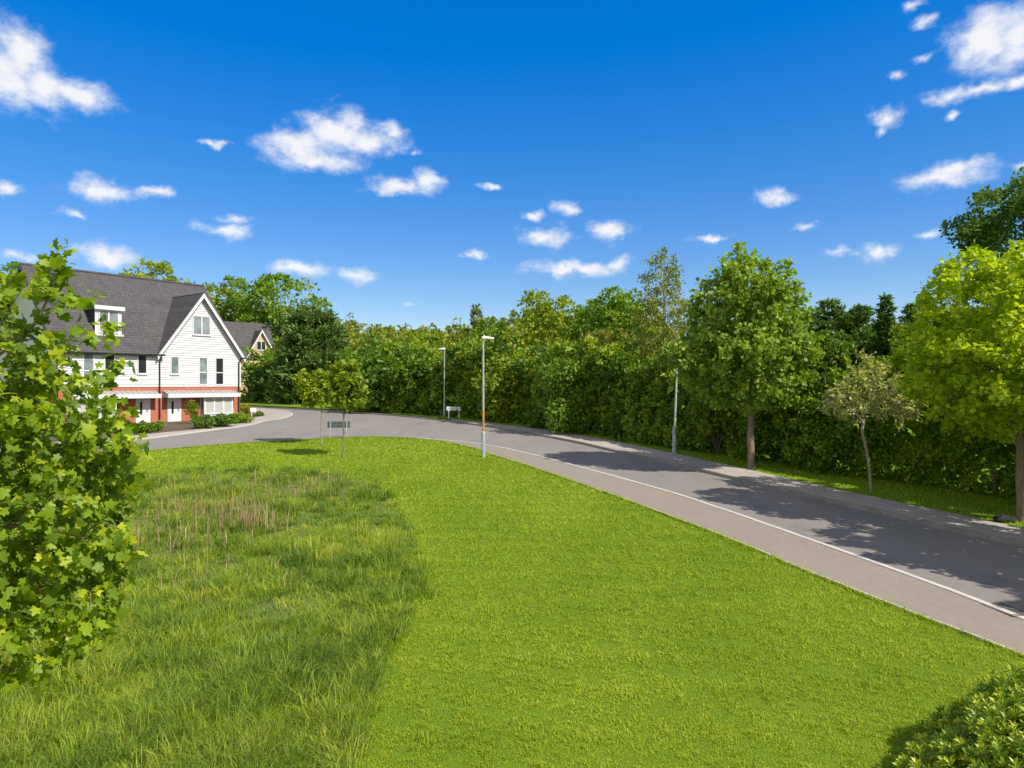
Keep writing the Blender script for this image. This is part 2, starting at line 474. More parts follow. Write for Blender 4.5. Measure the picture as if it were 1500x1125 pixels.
class MB:
    """collects simple solids into one mesh"""
    def __init__(self):
        self.v, self.f = [], []

    def quad(self, *p):
        i = len(self.v); self.v += [tuple(q) for q in p]; self.f.append(tuple(range(i, i + len(p))))

    def box(self, x0, x1, y0, y1, z0, z1):
        i = len(self.v)
        self.v += [(x0, y0, z0), (x1, y0, z0), (x1, y1, z0), (x0, y1, z0), (x0, y0, z1), (x1, y0, z1), (x1, y1, z1), (x0, y1, z1)]
        self.f += [tuple(i + k for k in q) for q in ((0, 3, 2, 1), (4, 5, 6, 7), (0, 1, 5, 4), (1, 2, 6, 5), (2, 3, 7, 6), (3, 0, 4, 7))]

    def hexa(self, p):
        """eight corners in box order"""
        i = len(self.v); self.v += [tuple(q) for q in p]
        self.f += [tuple(i + k for k in q) for q in ((0, 3, 2, 1), (4, 5, 6, 7), (0, 1, 5, 4), (1, 2, 6, 5), (2, 3, 7, 6), (3, 0, 4, 7))]

    def prism(self, poly, axis, a0, a1):
        """extrude a 2-D polygon along an axis ('x': poly is (y,z); 'y': poly is (x,z); 'z': poly is (x,y))"""
        def P(q, a):
            return {'x': (a, q[0], q[1]), 'y': (q[0], a, q[1]), 'z': (q[0], q[1], a)}[axis]
        n = len(poly); i = len(self.v)
        self.v += [P(q, a0) for q in poly] + [P(q, a1) for q in poly]
        self.f.append(tuple(range(i, i + n))[::-1]); self.f.append(tuple(range(i + n, i + 2 * n)))
        for k in range(n):
            k2 = (k + 1) % n
            self.f.append((i + k, i + k2, i + n + k2, i + n + k))

    def tube(self, pts, rad, sides=10):
        pts = [Vector(p) for p in pts]
        if not isinstance(rad, (list, tuple)): rad = [rad] * len(pts)
        i0 = len(self.v)
        for j, p in enumerate(pts):
            d = (pts[min(j + 1, len(pts) - 1)] - pts[max(j - 1, 0)]).normalized()
            a = d.orthogonal().normalized() if abs(d.z) < .95 else Vector((1, 0, 0)).cross(d).normalized()
            b_ = d.cross(a).normalized()
            for s in range(sides):
                t = 2 * math.pi * s / sides
                self.v.append(tuple(p + (a * math.cos(t) + b_ * math.sin(t)) * rad[j]))
        for j in range(len(pts) - 1):
            for s in range(sides):
                s2 = (s + 1) % sides
                self.f.append((i0 + j * sides + s, i0 + j * sides + s2, i0 + (j + 1) * sides + s2, i0 + (j + 1) * sides + s))
        self.f.append(tuple(i0 + s for s in range(sides))[::-1])
        self.f.append(tuple(i0 + (len(pts) - 1) * sides + s for s in range(sides)))

    def build(self, name, mat, parent=None, smooth=False, bevel=0., loc=None, rz=0.):
        me = bpy.data.meshes.new(name)
        me.from_pydata(self.v, [], self.f)
        me.materials.append(mat)
        bm = bmesh.new(); bm.from_mesh(me)
        bmesh.ops.recalc_face_normals(bm, faces=bm.faces)
        bm.to_mesh(me); bm.free()
        if smooth:
            for p in me.polygons: p.use_smooth = True
        o = bpy.data.objects.new(name, me)
        if parent: o.parent = parent
        if loc is not None: o.location = loc
        o.rotation_euler.z = rz
        COL.objects.link(o)
        if bevel:
            m = o.modifiers.new('bevel', 'BEVEL'); m.width = bevel; m.segments = 2; m.limit_method = 'ANGLE'
        return o


# house frame: C0 the front left corner, U along the front, V towards the back
C0 = np.array((-33.13, 49.86)); U = np.array((.584, .811)); U = U / np.linalg.norm(U); V = np.array((-U[1], U[0]))
PAD_Z = 1.43


def H(x, y):
    """ground height: a gentle rise away from the camera, levelled under the white house"""
    x = np.asarray(x, float); y = np.asarray(y, float)
    yy = np.where(y > 110, 110 + 30 * (1 - np.exp(-(y - 110) / 30)), np.where(y < -10, -10 - 10 * (1 - np.exp((y + 10) / 10)), y))
    z = .03 * yy
    a = (x - C0[0]) * U[0] + (y - C0[1]) * U[1]
    b = (x - C0[0]) * V[0] + (y - C0[1]) * V[1]
    da = np.maximum(np.maximum(-1 - a, a - 15.5), 0); db = np.maximum(np.maximum(-3.5 - b, b - 14), 0)
    w = np.clip(1 - np.hypot(da, db) / 6.0, 0, 1); w = w * w * (3 - 2 * w)
    return z * (1 - w) + PAD_Z * w


def G(px, py):
    """the ground point that the photograph shows at a pixel of its 1500 x 1125 frame"""
    Y = np.arange(3, 160, .02)
    X = (px - 750) / 1000. * Y
    d = CAM_Z + (562.5 - py) / 1000. * Y - H(X, Y)
    i = int(np.argmax(d < 0)) if (d < 0).any() else len(Y) - 1
    return float(X[i]), float(Y[i])


def Gz(px, py, dz=0.):
    x, y = G(px, py)
    return (x, y, float(H(x, y)) + dz)


def curve(pts, n):
    """smooth curve through 2-D points, n samples by arc length"""
    p = np.array(pts, float)
    p = np.vstack([2 * p[0] - p[1], p, 2 * p[-1] - p[-2]])
    out = []
    for i in range(1, len(p) - 2):
        t = np.linspace(0, 1, 24, endpoint=False)[:, None]
        a, b, c, d = p[i - 1], p[i], p[i + 1], p[i + 2]
        out.append(.5 * (2 * b + (c - a) * t + (2 * a - 5 * b + 4 * c - d) * t ** 2 + (3 * b - a - 3 * c + d) * t ** 3))
    q = np.vstack(out + [p[-2][None]])
    s = np.concatenate([[0], np.cumsum(np.hypot(*np.diff(q, axis=0).T))])
    u = np.linspace(0, s[-1], n)
    return np.stack([np.interp(u, s, q[:, 0]), np.interp(u, s, q[:, 1])], 1)


def strip(name, A, B, dz, mat, cross=8, label=None, jitter=0.):
    n = len(A)
    t = np.linspace(0, 1, cross + 1)
    P = A[:, None, :] * (1 - t)[None, :, None] + B[:, None, :] * t[None, :, None]
    z = H(P[..., 0], P[..., 1]) + dz
    v = np.concatenate([P, z[..., None]], -1).reshape(-1, 3)
    i = np.arange(n - 1)[:, None] * (cross + 1) + np.arange(cross)[None]
    f = np.stack([i, i + 1, i + cross + 2, i + cross + 1], -1).reshape(-1, 4)
    # face up
    p0, p1, p2 = v[f[0, 0]], v[f[0, 1]], v[f[0, 2]]
    if np.cross(p1 - p0, p2 - p0)[2] < 0: f = f[:, ::-1]
    o = np_mesh(name, v, f, mat)
    return tag(o, kind='structure')


def offset(C, d):
    t = np.gradient(C, axis=0); t /= np.linalg.norm(t, axis=1)[:, None]
    return C + np.stack([-t[:, 1], t[:, 0]], 1) * d


def kerb(name, C, w, z0, z1, mat, stone=.9):
    """kerb stones along a curve, a fine joint between one and the next"""
    s = np.concatenate([[0], np.cumsum(np.hypot(*np.diff(C, axis=0).T))])
    mb = MB()
    n = int(s[-1] / stone)
    Lh, Rh = offset(C, w / 2), offset(C, -w / 2)
    def at(Q, u): return np.array([np.interp(u, s, Q[:, 0]), np.interp(u, s, Q[:, 1])])
    for k in range(n):
        u0, u1 = k * stone + .006, (k + 1) * stone - .006
        c = [at(Lh, u0), at(Rh, u0), at(Rh, u1), at(Lh, u1)]
        h = [float(H(*q)) for q in c]
        j = random.uniform(-.004, .004)
        mb.hexa([(q[0], q[1], hh + z0) for q, hh in zip(c, h)] + [(q[0], q[1], hh + z1 + j) for q, hh in zip(c, h)])
    return tag(mb.build(name, mat), kind='structure')


def inside(poly, x, y):
    poly = np.asarray(poly); r = np.zeros(x.shape, bool); j = len(poly) - 1
    for i in range(len(poly)):
        xi, yi = poly[i]; xj, yj = poly[j]
        c = ((yi > y) != (yj > y)) & (x < (xj - xi) * (y - yi) / (yj - yi + 1e-12) + xi)
        r ^= c; j = i
    return r


def unit(a):
    return a / np.maximum(np.linalg.norm(a, axis=-1, keepdims=True), 1e-9)


# leaf outlines: (along, across, up) and triangles
T_DIAMOND = (np.array([(0, 0, 0), (.45, .34, .10), (1, 0, -.04), (.45, -.34, .10)]), np.array([(0, 2, 1), (0, 3, 2)]))
T_LANCE = (np.array([(0, 0, 0), (.4, .17, .05), (1, 0, -.08), (.4, -.17, .05)]), np.array([(0, 2, 1), (0, 3, 2)]))
T_NEEDLE = (np.array([(0, -.035, 0), (0, .035, 0), (1, 0, 0)]), np.array([(0, 2, 1)]))
T_OVAL = (np.array([(0, 0, 0), (.25, .24, .05), (.6, .30, .07), (1, 0, -.10), (.6, -.30, .07), (.25, -.24, .05), (.5, 0, 0)]),
          np.array([(0, 6, 1), (1, 6, 2), (2, 6, 3), (3, 6, 4), (4, 6, 5), (5, 6, 0)]))
_m = [(0, 0), (-.10, .20), (.03, .48), (.16, .40), (.26, .31), (.50, .56), (.63, .43), (.60, .23), (.84, .20), (1.03, 0)]
_mp = _m + [(a, -b) for a, b in _m[-2:0:-1]]
T_MAPLE = (np.array([(a, b, .26 * abs(b) - .22 * a * a - .25 * b * b) for a, b in _mp] + [(.36, 0, .0)]),
           np.array([(i, len(_mp), (i + 1) % len(_mp)) for i in range(len(_mp))]))
T_MAPLE_S = (np.array([(0, 0, 0), (.10, .50, .06), (.38, .30, .04), (.60, .46, .05), (1, 0, -.08), (.60, -.46, .05), (.38, -.30, .04), (.10, -.50, .06)]),
             np.array([(0, 2, 1), (0, 4, 2), (2, 4, 3), (0, 6, 4), (4, 6, 5), (0, 7, 6)]))


def leaf_arrays(pos, d, nrm, size, tmpl, tint):
    tv, tf = tmpl
    d = unit(d); s = unit(np.cross(nrm, d)); n = np.cross(d, s)
    sz = np.asarray(size)[:, None, None]
    v = pos[:, None, :] + sz * (tv[None, :, 0:1] * d[:, None] + tv[None, :, 1:2] * s[:, None] + tv[None, :, 2:3] * n[:, None])
    k = len(tv)
    f = tf[None] + (np.arange(len(pos)) * k)[:, None, None]
    return v.reshape(-1, 3), f.reshape(-1, 3), np.repeat(tint, k)


def leaves(name, pos, d, nrm, size, tmpl, tint, mat, parent=None):
    v, f, t = leaf_arrays(pos, d, nrm, size, tmpl, tint)
    return np_mesh(name, v, f, mat, parent, np.clip(t, 0, 1))


def frusta(p0, p1, r0, r1, k=6):
    d = unit(p1 - p0)
    ref = np.where(np.abs(d[:, 2:3]) > .9, np.array([[1., 0, 0]]), np.array([[0, 0, 1.]]))
    a = unit(np.cross(d, ref)); b = np.cross(d, a)
    t = np.linspace(0, 2 * np.pi, k, endpoint=False)
    ring = np.cos(t)[None, :, None] * a[:, None] + np.sin(t)[None, :, None] * b[:, None]
    v = np.stack([p0[:, None] + ring * r0[:, None, None], p1[:, None] + ring * r1[:, None, None]], 1)
    i = (np.arange(len(p0)) * 2 * k)[:, None]
    s = np.arange(k)[None]; s2 = (s + 1) % k
    f = np.stack([i + s, i + s2, i + k + s2, i + k + s], -1).reshape(-1, 4)
    return v.reshape(-1, 3), f


def in_ellipsoids(ells, n, g, shell=.0):
    vol = np.array([e[3] * e[4] * e[5] for e in ells]); vol = vol / vol.sum()
    which = g.choice(len(ells), n, p=vol)
    e = np.array(ells)[which]
    u = unit(g.normal(size=(n, 3)))
    r = (shell ** 3 + (1 - shell ** 3) * g.random(n)) ** (1 / 3.)
    return e[:, :3] + u * r[:, None] * e[:, 3:6]


def grow(trunk, attr, step, kill, infl, g, iters=140, up=.12):
    """space colonisation: branches grow from the trunk towards the points of the crown"""
    pos = [np.array(p, float) for p in trunk]
    par = [-1] + list(range(len(trunk) - 1))
    P = np.array(pos)
    alive = np.ones(len(attr), bool)
    D = np.linalg.norm(attr[:, None] - P[None], axis=2)
    near = D.argmin(1); nd = D.min(1)
    seen = set()
    for it in range(iters):
        act = alive & (nd < infl if it > 25 else alive)
        if not act.any(): break
        idx = np.where(act)[0]
        dirs = unit(attr[idx] - P[near[idx]])
        acc = {}
        for k, dv in zip(near[idx], dirs):
            acc[k] = acc.get(k, 0) + dv
        new = []
        for k, dv in acc.items():
            dv = dv / (np.linalg.norm(dv) + 1e-9) + np.array((0, 0, up)) + g.normal(size=3) * .12
            q = P[k] + step * dv / np.linalg.norm(dv)
            key = (k, tuple(np.round(q, 1)))
            if key in seen: continue
            seen.add(key); new.append((q, k))
        if not new: break
        base = len(P)
        Q = np.array([q for q, _ in new]); par += [k for _, k in new]
        P = np.vstack([P, Q])
        D = np.linalg.norm(attr[:, None] - Q[None], axis=2)
        m = D.min(1); better = m < nd
        near = np.where(better, base + D.argmin(1), near); nd = np.minimum(nd, m)
        alive &= nd > kill
    par = np.array(par)
    kids = np.zeros(len(P), int)
    for k in par[1:]:
        if k >= 0: kids[k] += 1
    return P, par, kids


def tree(name, label, cat, base, trunk, ells, leaf, mat, bark, n_attr=600, n_leaf=9000, size=.15, step=.22, kill=.34, infl=1.4, r_base=.12,
         r_tip=.006, tmpl=T_DIAMOND, seed=1, droop=.0, group=None, twig=.22, spread=.10, flat=.8, upshoot=.5, tint_c=.5, expo=2.3, outward=.0):
    """a tree grown limb by limb: trunk and limbs are one mesh, the leaves on the twigs another"""
    g = np.random.default_rng(seed)
    bz = float(H(base[0], base[1]))
    root = empty(name, (base[0], base[1], bz))
    tag(root, label, cat, group)
    attr = in_ellipsoids(ells, n_attr, g, .25)
    P, par, kids = grow(np.array(trunk, float), attr, step, kill, infl, g)
    n = len(P)
    r = np.full(n, 0.); area = np.zeros(n)
    for i in range(n - 1, -1, -1):
        if area[i] == 0: area[i] = r_tip ** expo
        if par[i] >= 0: area[par[i]] += area[i]
    r = area ** (1 / expo)
    sc = (r_base / r[0])
    r = np.where(r > r_tip * 1.01, r_tip + (r - r_tip) * (r_base - r_tip) / max(r[0] - r_tip, 1e-6), r_tip)
    i = np.arange(1, n)
    v, f = frusta(P[par[i]], P[i] + unit(P[i] - P[par[i]]) * r[i][:, None] * .3, np.minimum(r[par[i]], r[i] * 1.35 + .002), r[i], 7)
    lo = np.array(trunk[0], float)
    fl, ff = frusta(np.array([lo - (0, 0, .15)]), np.array([lo + (0, 0, .28)]), np.array([r_base * 1.5]), np.array([r_base * 1.02]), 9)
    np_mesh('trunk', np.vstack([v, fl]), np.vstack([f, ff + len(v)]), bark, root, smooth=True)
    d = np.zeros((n, 3)); d[i] = unit(P[i] - P[par[i]])
    twigs = np.where((r < max(r_tip * 3.2, .012)) & (np.arange(n) >= len(trunk)))[0]
    tips = twigs[kids[twigs] == 0]
    w = np.where(kids[twigs] == 0, 2.2, .8); w = w / w.sum()
    pick = g.choice(twigs, n_leaf, p=w)
    ct = np.array([np.mean([e[0] for e in ells]), np.mean([e[1] for e in ells]), np.mean([e[2] for e in ells])])
    t = g.random(n_leaf)[:, None]
    along = d[pick] + np.array((0, 0, upshoot)) * g.random((n_leaf, 1))
    pos = P[pick] + unit(along) * t * twig + g.normal(size=(n_leaf, 3)) * spread
    out = unit(P[pick] - ct)
    ld = unit(d[pick] * .5 + out * .5 + g.normal(size=(n_leaf, 3)) * .8 + np.array((0, 0, -droop)))
    nr = unit(np.array((0, 0, flat)) + out * outward + g.normal(size=(n_leaf, 3)) * .55)
    base_t = g.random(n)[pick]
    tint = np.clip(tint_c + (base_t - .5) * .5 + g.normal(size=n_leaf) * .2, 0, 1)
    leaves('crown', pos, ld, nr, size * g.uniform(.65, 1.25, n_leaf), tmpl, tint, mat, root)
    return root


def clump_crown(ells, n_clump, per, rad, size, g, shell=.55, flat=.75, tint_c=.5, upsq=.8):
    """leaf sprays gathered in clumps through the outer part of the crown: (pos, dir, normal, size, tint)"""
    c = in_ellipsoids(ells, n_clump, g, shell)
    ctr = np.array([[np.mean([e[k] for e in ells]) for k in range(3)]])
    o = unit(c - ctr)
    cr = rad * g.uniform(.6, 1.35, n_clump)
    u = unit(g.normal(size=(n_clump, per, 3)) + o[:, None] * .8 + np.array((0, 0, .35)))
    q = g.uniform(.55, 1.05, (n_clump, per, 1))
    pos = c[:, None] + u * q * cr[:, None, None] * np.array((1, 1, upsq))
    nr = unit(u * .7 + np.array((0, 0, flat)) * .6 + g.normal(size=u.shape) * .45)
    d = unit(u * .8 + g.normal(size=u.shape) * .7 + np.array((0, 0, -.15)))
    tc = np.clip(tint_c + g.normal(size=(n_clump, 1)) * .16 + g.normal(size=(n_clump, per)) * .14, 0, 1)
    m = n_clump * per
    return pos.reshape(m, 3), d.reshape(m, 3), nr.reshape(m, 3), size * g.uniform(.6, 1.3, m), tc.reshape(m), c


def limbs(ctr_list, height, r0, g, lean=(0, 0)):
    top = np.array((lean[0], lean[1], height))
    k = 6
    tr = np.array([np.array((lean[0] * t * t, lean[1] * t * t, height * t)) + (g.normal(size=3) * .04 * height * .1 if 0 < t < 1 else 0) for t in np.linspace(0, 1, k)])
    p0, p1, ra, rb = [], [], [], []
    rr = np.linspace(r0, r0 * .35, k)
    for a in range(k - 1):
        p0.append(tr[a]); p1.append(tr[a + 1]); ra.append(rr[a]); rb.append(rr[a + 1])
    for c in ctr_list:
        j = g.integers(2, k - 1)
        s = tr[j]; mid = (s + c) / 2 + np.array((0, 0, .08 * np.linalg.norm(c - s)))
        p0 += [s, mid]; p1 += [mid, c]; ra += [rr[j] * .45, rr[j] * .26]; rb += [rr[j] * .26, rr[j] * .08]
    v, f = frusta(np.array(p0), np.array(p1), np.array(ra), np.array(rb), 6)
    fl, ff = frusta(np.array([(0, 0, -.3)]), np.array([(0, 0, .02)]), np.array([r0 * 1.3]), np.array([r0]), 6)
    return np.vstack([v, fl]), np.vstack([f, ff + len(v)])


def clump_tree(name, label, cat, base, height, ells, mat, bark, n_clump, per, rad, size, seed, shell=.5, r0=.2, tmpl=T_DIAMOND, tint_c=.5, group=None, flat=.75, upsq=.8, trunk_h=None):
    g = np.random.default_rng(seed)
    root = empty(name, (base[0], base[1], float(H(base[0], base[1]))))
    tag(root, label, cat, group)
    pos, d, nr, sz, tint, c = clump_crown(ells, n_clump, per, rad, size, g, shell, flat, tint_c, upsq)
    v, f = limbs(c[g.choice(len(c), min(26, len(c)), replace=False)], trunk_h or height * .62, r0, g)
    np_mesh('trunk', v, f, bark, root, smooth=True)
    leaves('crown', pos, d, nr, sz, tmpl, tint, mat, root)
    return root


# ------------------------------------------------------------------ the ground, the road, the pavements
def axis(lo, hi, step, far_lo, far_hi):
    a = list(np.arange(lo, hi + step / 2, step))
    x, s = lo, step
    pre = []
    while x > far_lo:
        s *= 1.5; x -= s; pre.append(x)
    y, s = hi, step; post = []
    while y < far_hi:
        s *= 1.5; y += s; post.append(y)
    return np.array(pre[::-1] + a + post)


def build_ground():
    xs = axis(-50, 40, 1.0, -1500, 1500); ys = axis(0, 112, 1.0, -600, 2500)
    X, Y = np.meshgrid(xs, ys)
    v = np.stack([X, Y, H(X, Y)], -1).reshape(-1, 3)
    nx = len(xs)
    i = np.arange(len(ys) - 1)[:, None] * nx + np.arange(nx - 1)[None]
    f = np.stack([i, i + 1, i + nx + 1, i + nx], -1).reshape(-1, 4)
    tag(np_mesh('ground', v, f, M['ground_grass']), kind='structure')


LAWN_EDGE_PX = [(1900, 1122), (1700, 1042), (1500, 962), (1300, 885), (1200, 845), (1050, 783), (900, 727), (780, 685), (722, 667), (690, 656), (640, 646),
                (590, 642), (540, 640.5), (480, 642.5), (420, 646), (340, 650.5), (250, 658), (190, 664), (100, 672), (-60, 690)]
KERB_PX = [(1900, 1068), (1700, 989), (1500, 910), (1378, 862), (1240, 812), (1100, 762), (980, 722), (860, 688), (780, 667), (715, 653), (660, 646.5), (600, 641.5)]
FAR_PX = [(1900, 886), (1700, 844), (1500, 803), (1400, 783), (1300, 757), (1200, 734), (1100, 710), (1000, 686), (900, 663), (840, 649), (780, 637.5), (720, 627), (660, 619),
          (600, 612), (540, 607), (480, 603), (420, 599.5), (370, 597), (330, 595.5)]
PAVE_BACK_PX = [(1900, 858), (1700, 820), (1500, 781), (1435, 767), (1356, 750), (1277, 733), (1206, 718), (1103, 694), (1000, 671), (900, 650), (840, 639), (780, 630), (720, 622.5), (690, 619.5), (660, 616.5)]
HEDGE_PX = [(1900, 815), (1700, 783), (1500, 745), (1419, 730), (1279, 708), (1230, 701), (1099, 678), (998, 661), (930, 651), (880, 643), (800, 631), (740, 621), (670, 613), (600, 607), (520, 601.5)]
HOUSE_KERB_PX = [(-60, 674), (60, 661), (200, 645.5), (300, 632.5), (370, 622.5), (412, 614.5), (427, 609.5), (424, 605), (404, 601.5), (380, 599.5), (360, 598.5)]
HOUSE_BACK_PX = [(-60, 662), (60, 651), (190, 640), (244, 634.5), (300, 629), (335, 622), (365, 614), (383, 609), (385, 606), (378, 604), (372, 602.5)]
MEADOW_PX = [(-300, 1300), (-300, 790), (-40, 735), (120, 705), (230, 694), (330, 689), (430, 690), (510, 699), (566, 722), (598, 762), (612, 810), (611, 850), (600, 900),
             (572, 970), (535, 1060), (505, 1140), (450, 1300)]


def world(pts):
    return [G(*p) for p in pts]


lawn_edge = curve(world(LAWN_EDGE_PX), 220)
near_kerb = curve(world(KERB_PX), 200)
far_kerb = curve(world(FAR_PX), 220)
pave_back = curve(world(PAVE_BACK_PX), 160)
hedge_line = curve(world(HEDGE_PX), 160)
house_kerb = curve(world(HOUSE_KERB_PX), 120)
house_back = curve(world(HOUSE_BACK_PX), 120)
MEADOW_W = world(MEADOW_PX)
meadow_poly = curve(MEADOW_W, 160)
lawn_poly = np.vstack([lawn_edge, [(-40, 40), (-40, 3), (8, 3)]])


def build_paving():
    build_ground()
    # the road surface runs under the edge of every pavement
    strip('road', lawn_edge, far_kerb, .03, M['asphalt'], 22)
    n = 150
    le = curve(world(LAWN_EDGE_PX[:12]), n)
    strip('pavement', le, curve(world(KERB_PX), n), .040, M['path_tarmac'], 5)
    kerb('kerb', near_kerb, .13, -.1, .056, M['kerb_stone'])
    kerb('path_edging', curve(world(LAWN_EDGE_PX[:12]), n), .05, -.1, .046, M['kerb_stone'])
    # the far side: raised kerb, pavement, verge
    fk = curve(world(FAR_PX), 220)
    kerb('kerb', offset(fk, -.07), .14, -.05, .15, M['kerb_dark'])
    s = np.linspace(0, 1, 160)
    k2 = curve(world(FAR_PX[:13]), 160)
    strip('pavement', offset(k2, -.13), pave_back, .14, M['paving'], 4)
    back = np.vstack([pave_back, curve(world([(660, 616.5), (600, 610), (540, 605), (480, 601), (420, 597.7), (370, 595.2), (330, 593.5)]), 90)[1:]])
    b2 = curve(back[::6], 220)
    far = offset(b2, -26.)
    strip('verge', b2, far, .135, M['verge_turf'], 12)
    # in front of the white house
    strip('pavement', house_kerb, house_back, .075, M['paving'], 4)
    kerb('kerb', house_kerb, .14, -.1, .095, M['kerb_stone'])
    fa = np.linspace(-6, 14.6, 120)
    fac = C0[None] + fa[:, None] * U[None] - V[None] * .0
    tail = house_back
    strip('garden_bed', house_back, fac, .085, M['soil'], 10)


build_paving()


def build_meadow_floor():
    c = meadow_poly.mean(0)
    ring = np.array([meadow_poly + (c - meadow_poly) * t for t in np.linspace(0.03, 1, 14)])
    v = np.concatenate([ring, (H(ring[..., 0], ring[..., 1]) + .008)[..., None]], -1).reshape(-1, 3)
    m = len(meadow_poly)
    i = np.arange(13)[:, None] * m + np.arange(m)[None]; j = np.arange(13)[:, None] * m + (np.arange(m)[None] + 1) % m
    f = np.stack([i, j, j + m, i + m], -1).reshape(-1, 4)
    if np.cross(v[f[0, 1]] - v[f[0, 0]], v[f[0, 2]] - v[f[0, 0]])[2] < 0: f = f[:, ::-1]
    tag(np_mesh('meadow_ground', v, f, M['thatch']), kind='structure')


build_meadow_floor()


# ------------------------------------------------------------------ houses
class Face:
    """local frame of the house: x along the front, y towards the back, z up"""


def window(house, x0, x1, z0, z1, yf=0., lights=1, split=None, glass='window_glass', sill=True):
    """frame standing proud of the boards, mullions, panes and sill"""
    fr = MB(); w = .075; d0, d1 = yf - .075, yf + .02
    fr.box(x0, x0 + w, d0, d1, z0, z1); fr.box(x1 - w, x1, d0, d1, z0, z1)
    fr.box(x0 + w, x1 - w, d0, d1, z1 - w, z1); fr.box(x0 + w, x1 - w, d0, d1, z0, z0 + w)
    xs = np.linspace(x0 + w, x1 - w, lights + 1)
    for x in xs[1:-1]:
        fr.box(x - .05, x + .05, d0 - .003, d1, z0 + w, z1 - w)
    if split:
        for a, b in zip(xs[:-1], xs[1:]):
            fr.box(a + .05 if a > xs[0] else a, b - .05 if b < xs[-1] else b, d0 + .003, d1, split - .04, split + .04)
    f = fr.build('window', M['trim_white'], house)
    for a, b in zip(xs[:-1], xs[1:]):
        p = MB(); p.box(a, b, yf - .045, yf - .02, z0 + w, z1 - w)
        p.build('pane', M[glass] if isinstance(glass, str) else M[glass[len([1 for x in xs if x < a - 1e-6]) % len(glass)]], f)
    if sill:
        s = MB(); s.box(x0 - .05, x1 + .05, yf - .13, yf - .01, z0 - .06, z0 - .002)
        s.build('sill', M['trim_white'], f)
    return f


def weatherboards(mb, x0, x1, z0, z1, y, outx=None, h=.2):
    z = z0
    while z < z1 - .01:
        zt = min(z + h, z1)
        a, b = (x0, x1) if outx is None else outx(z)
        a2, b2 = (x0, x1) if outx is None else outx(zt)
        if b - a < .02: break
        if b2 < a2: a2 = b2 = (a + b) / 2
        mb.hexa([(a, y - .045, z), (b, y - .045, z), (b, y + .02, z), (a, y + .02, z), (a2, y - .004, zt), (b2, y - .004, zt), (b2, y + .02, zt), (a2, y + .02, zt)])
        z += h


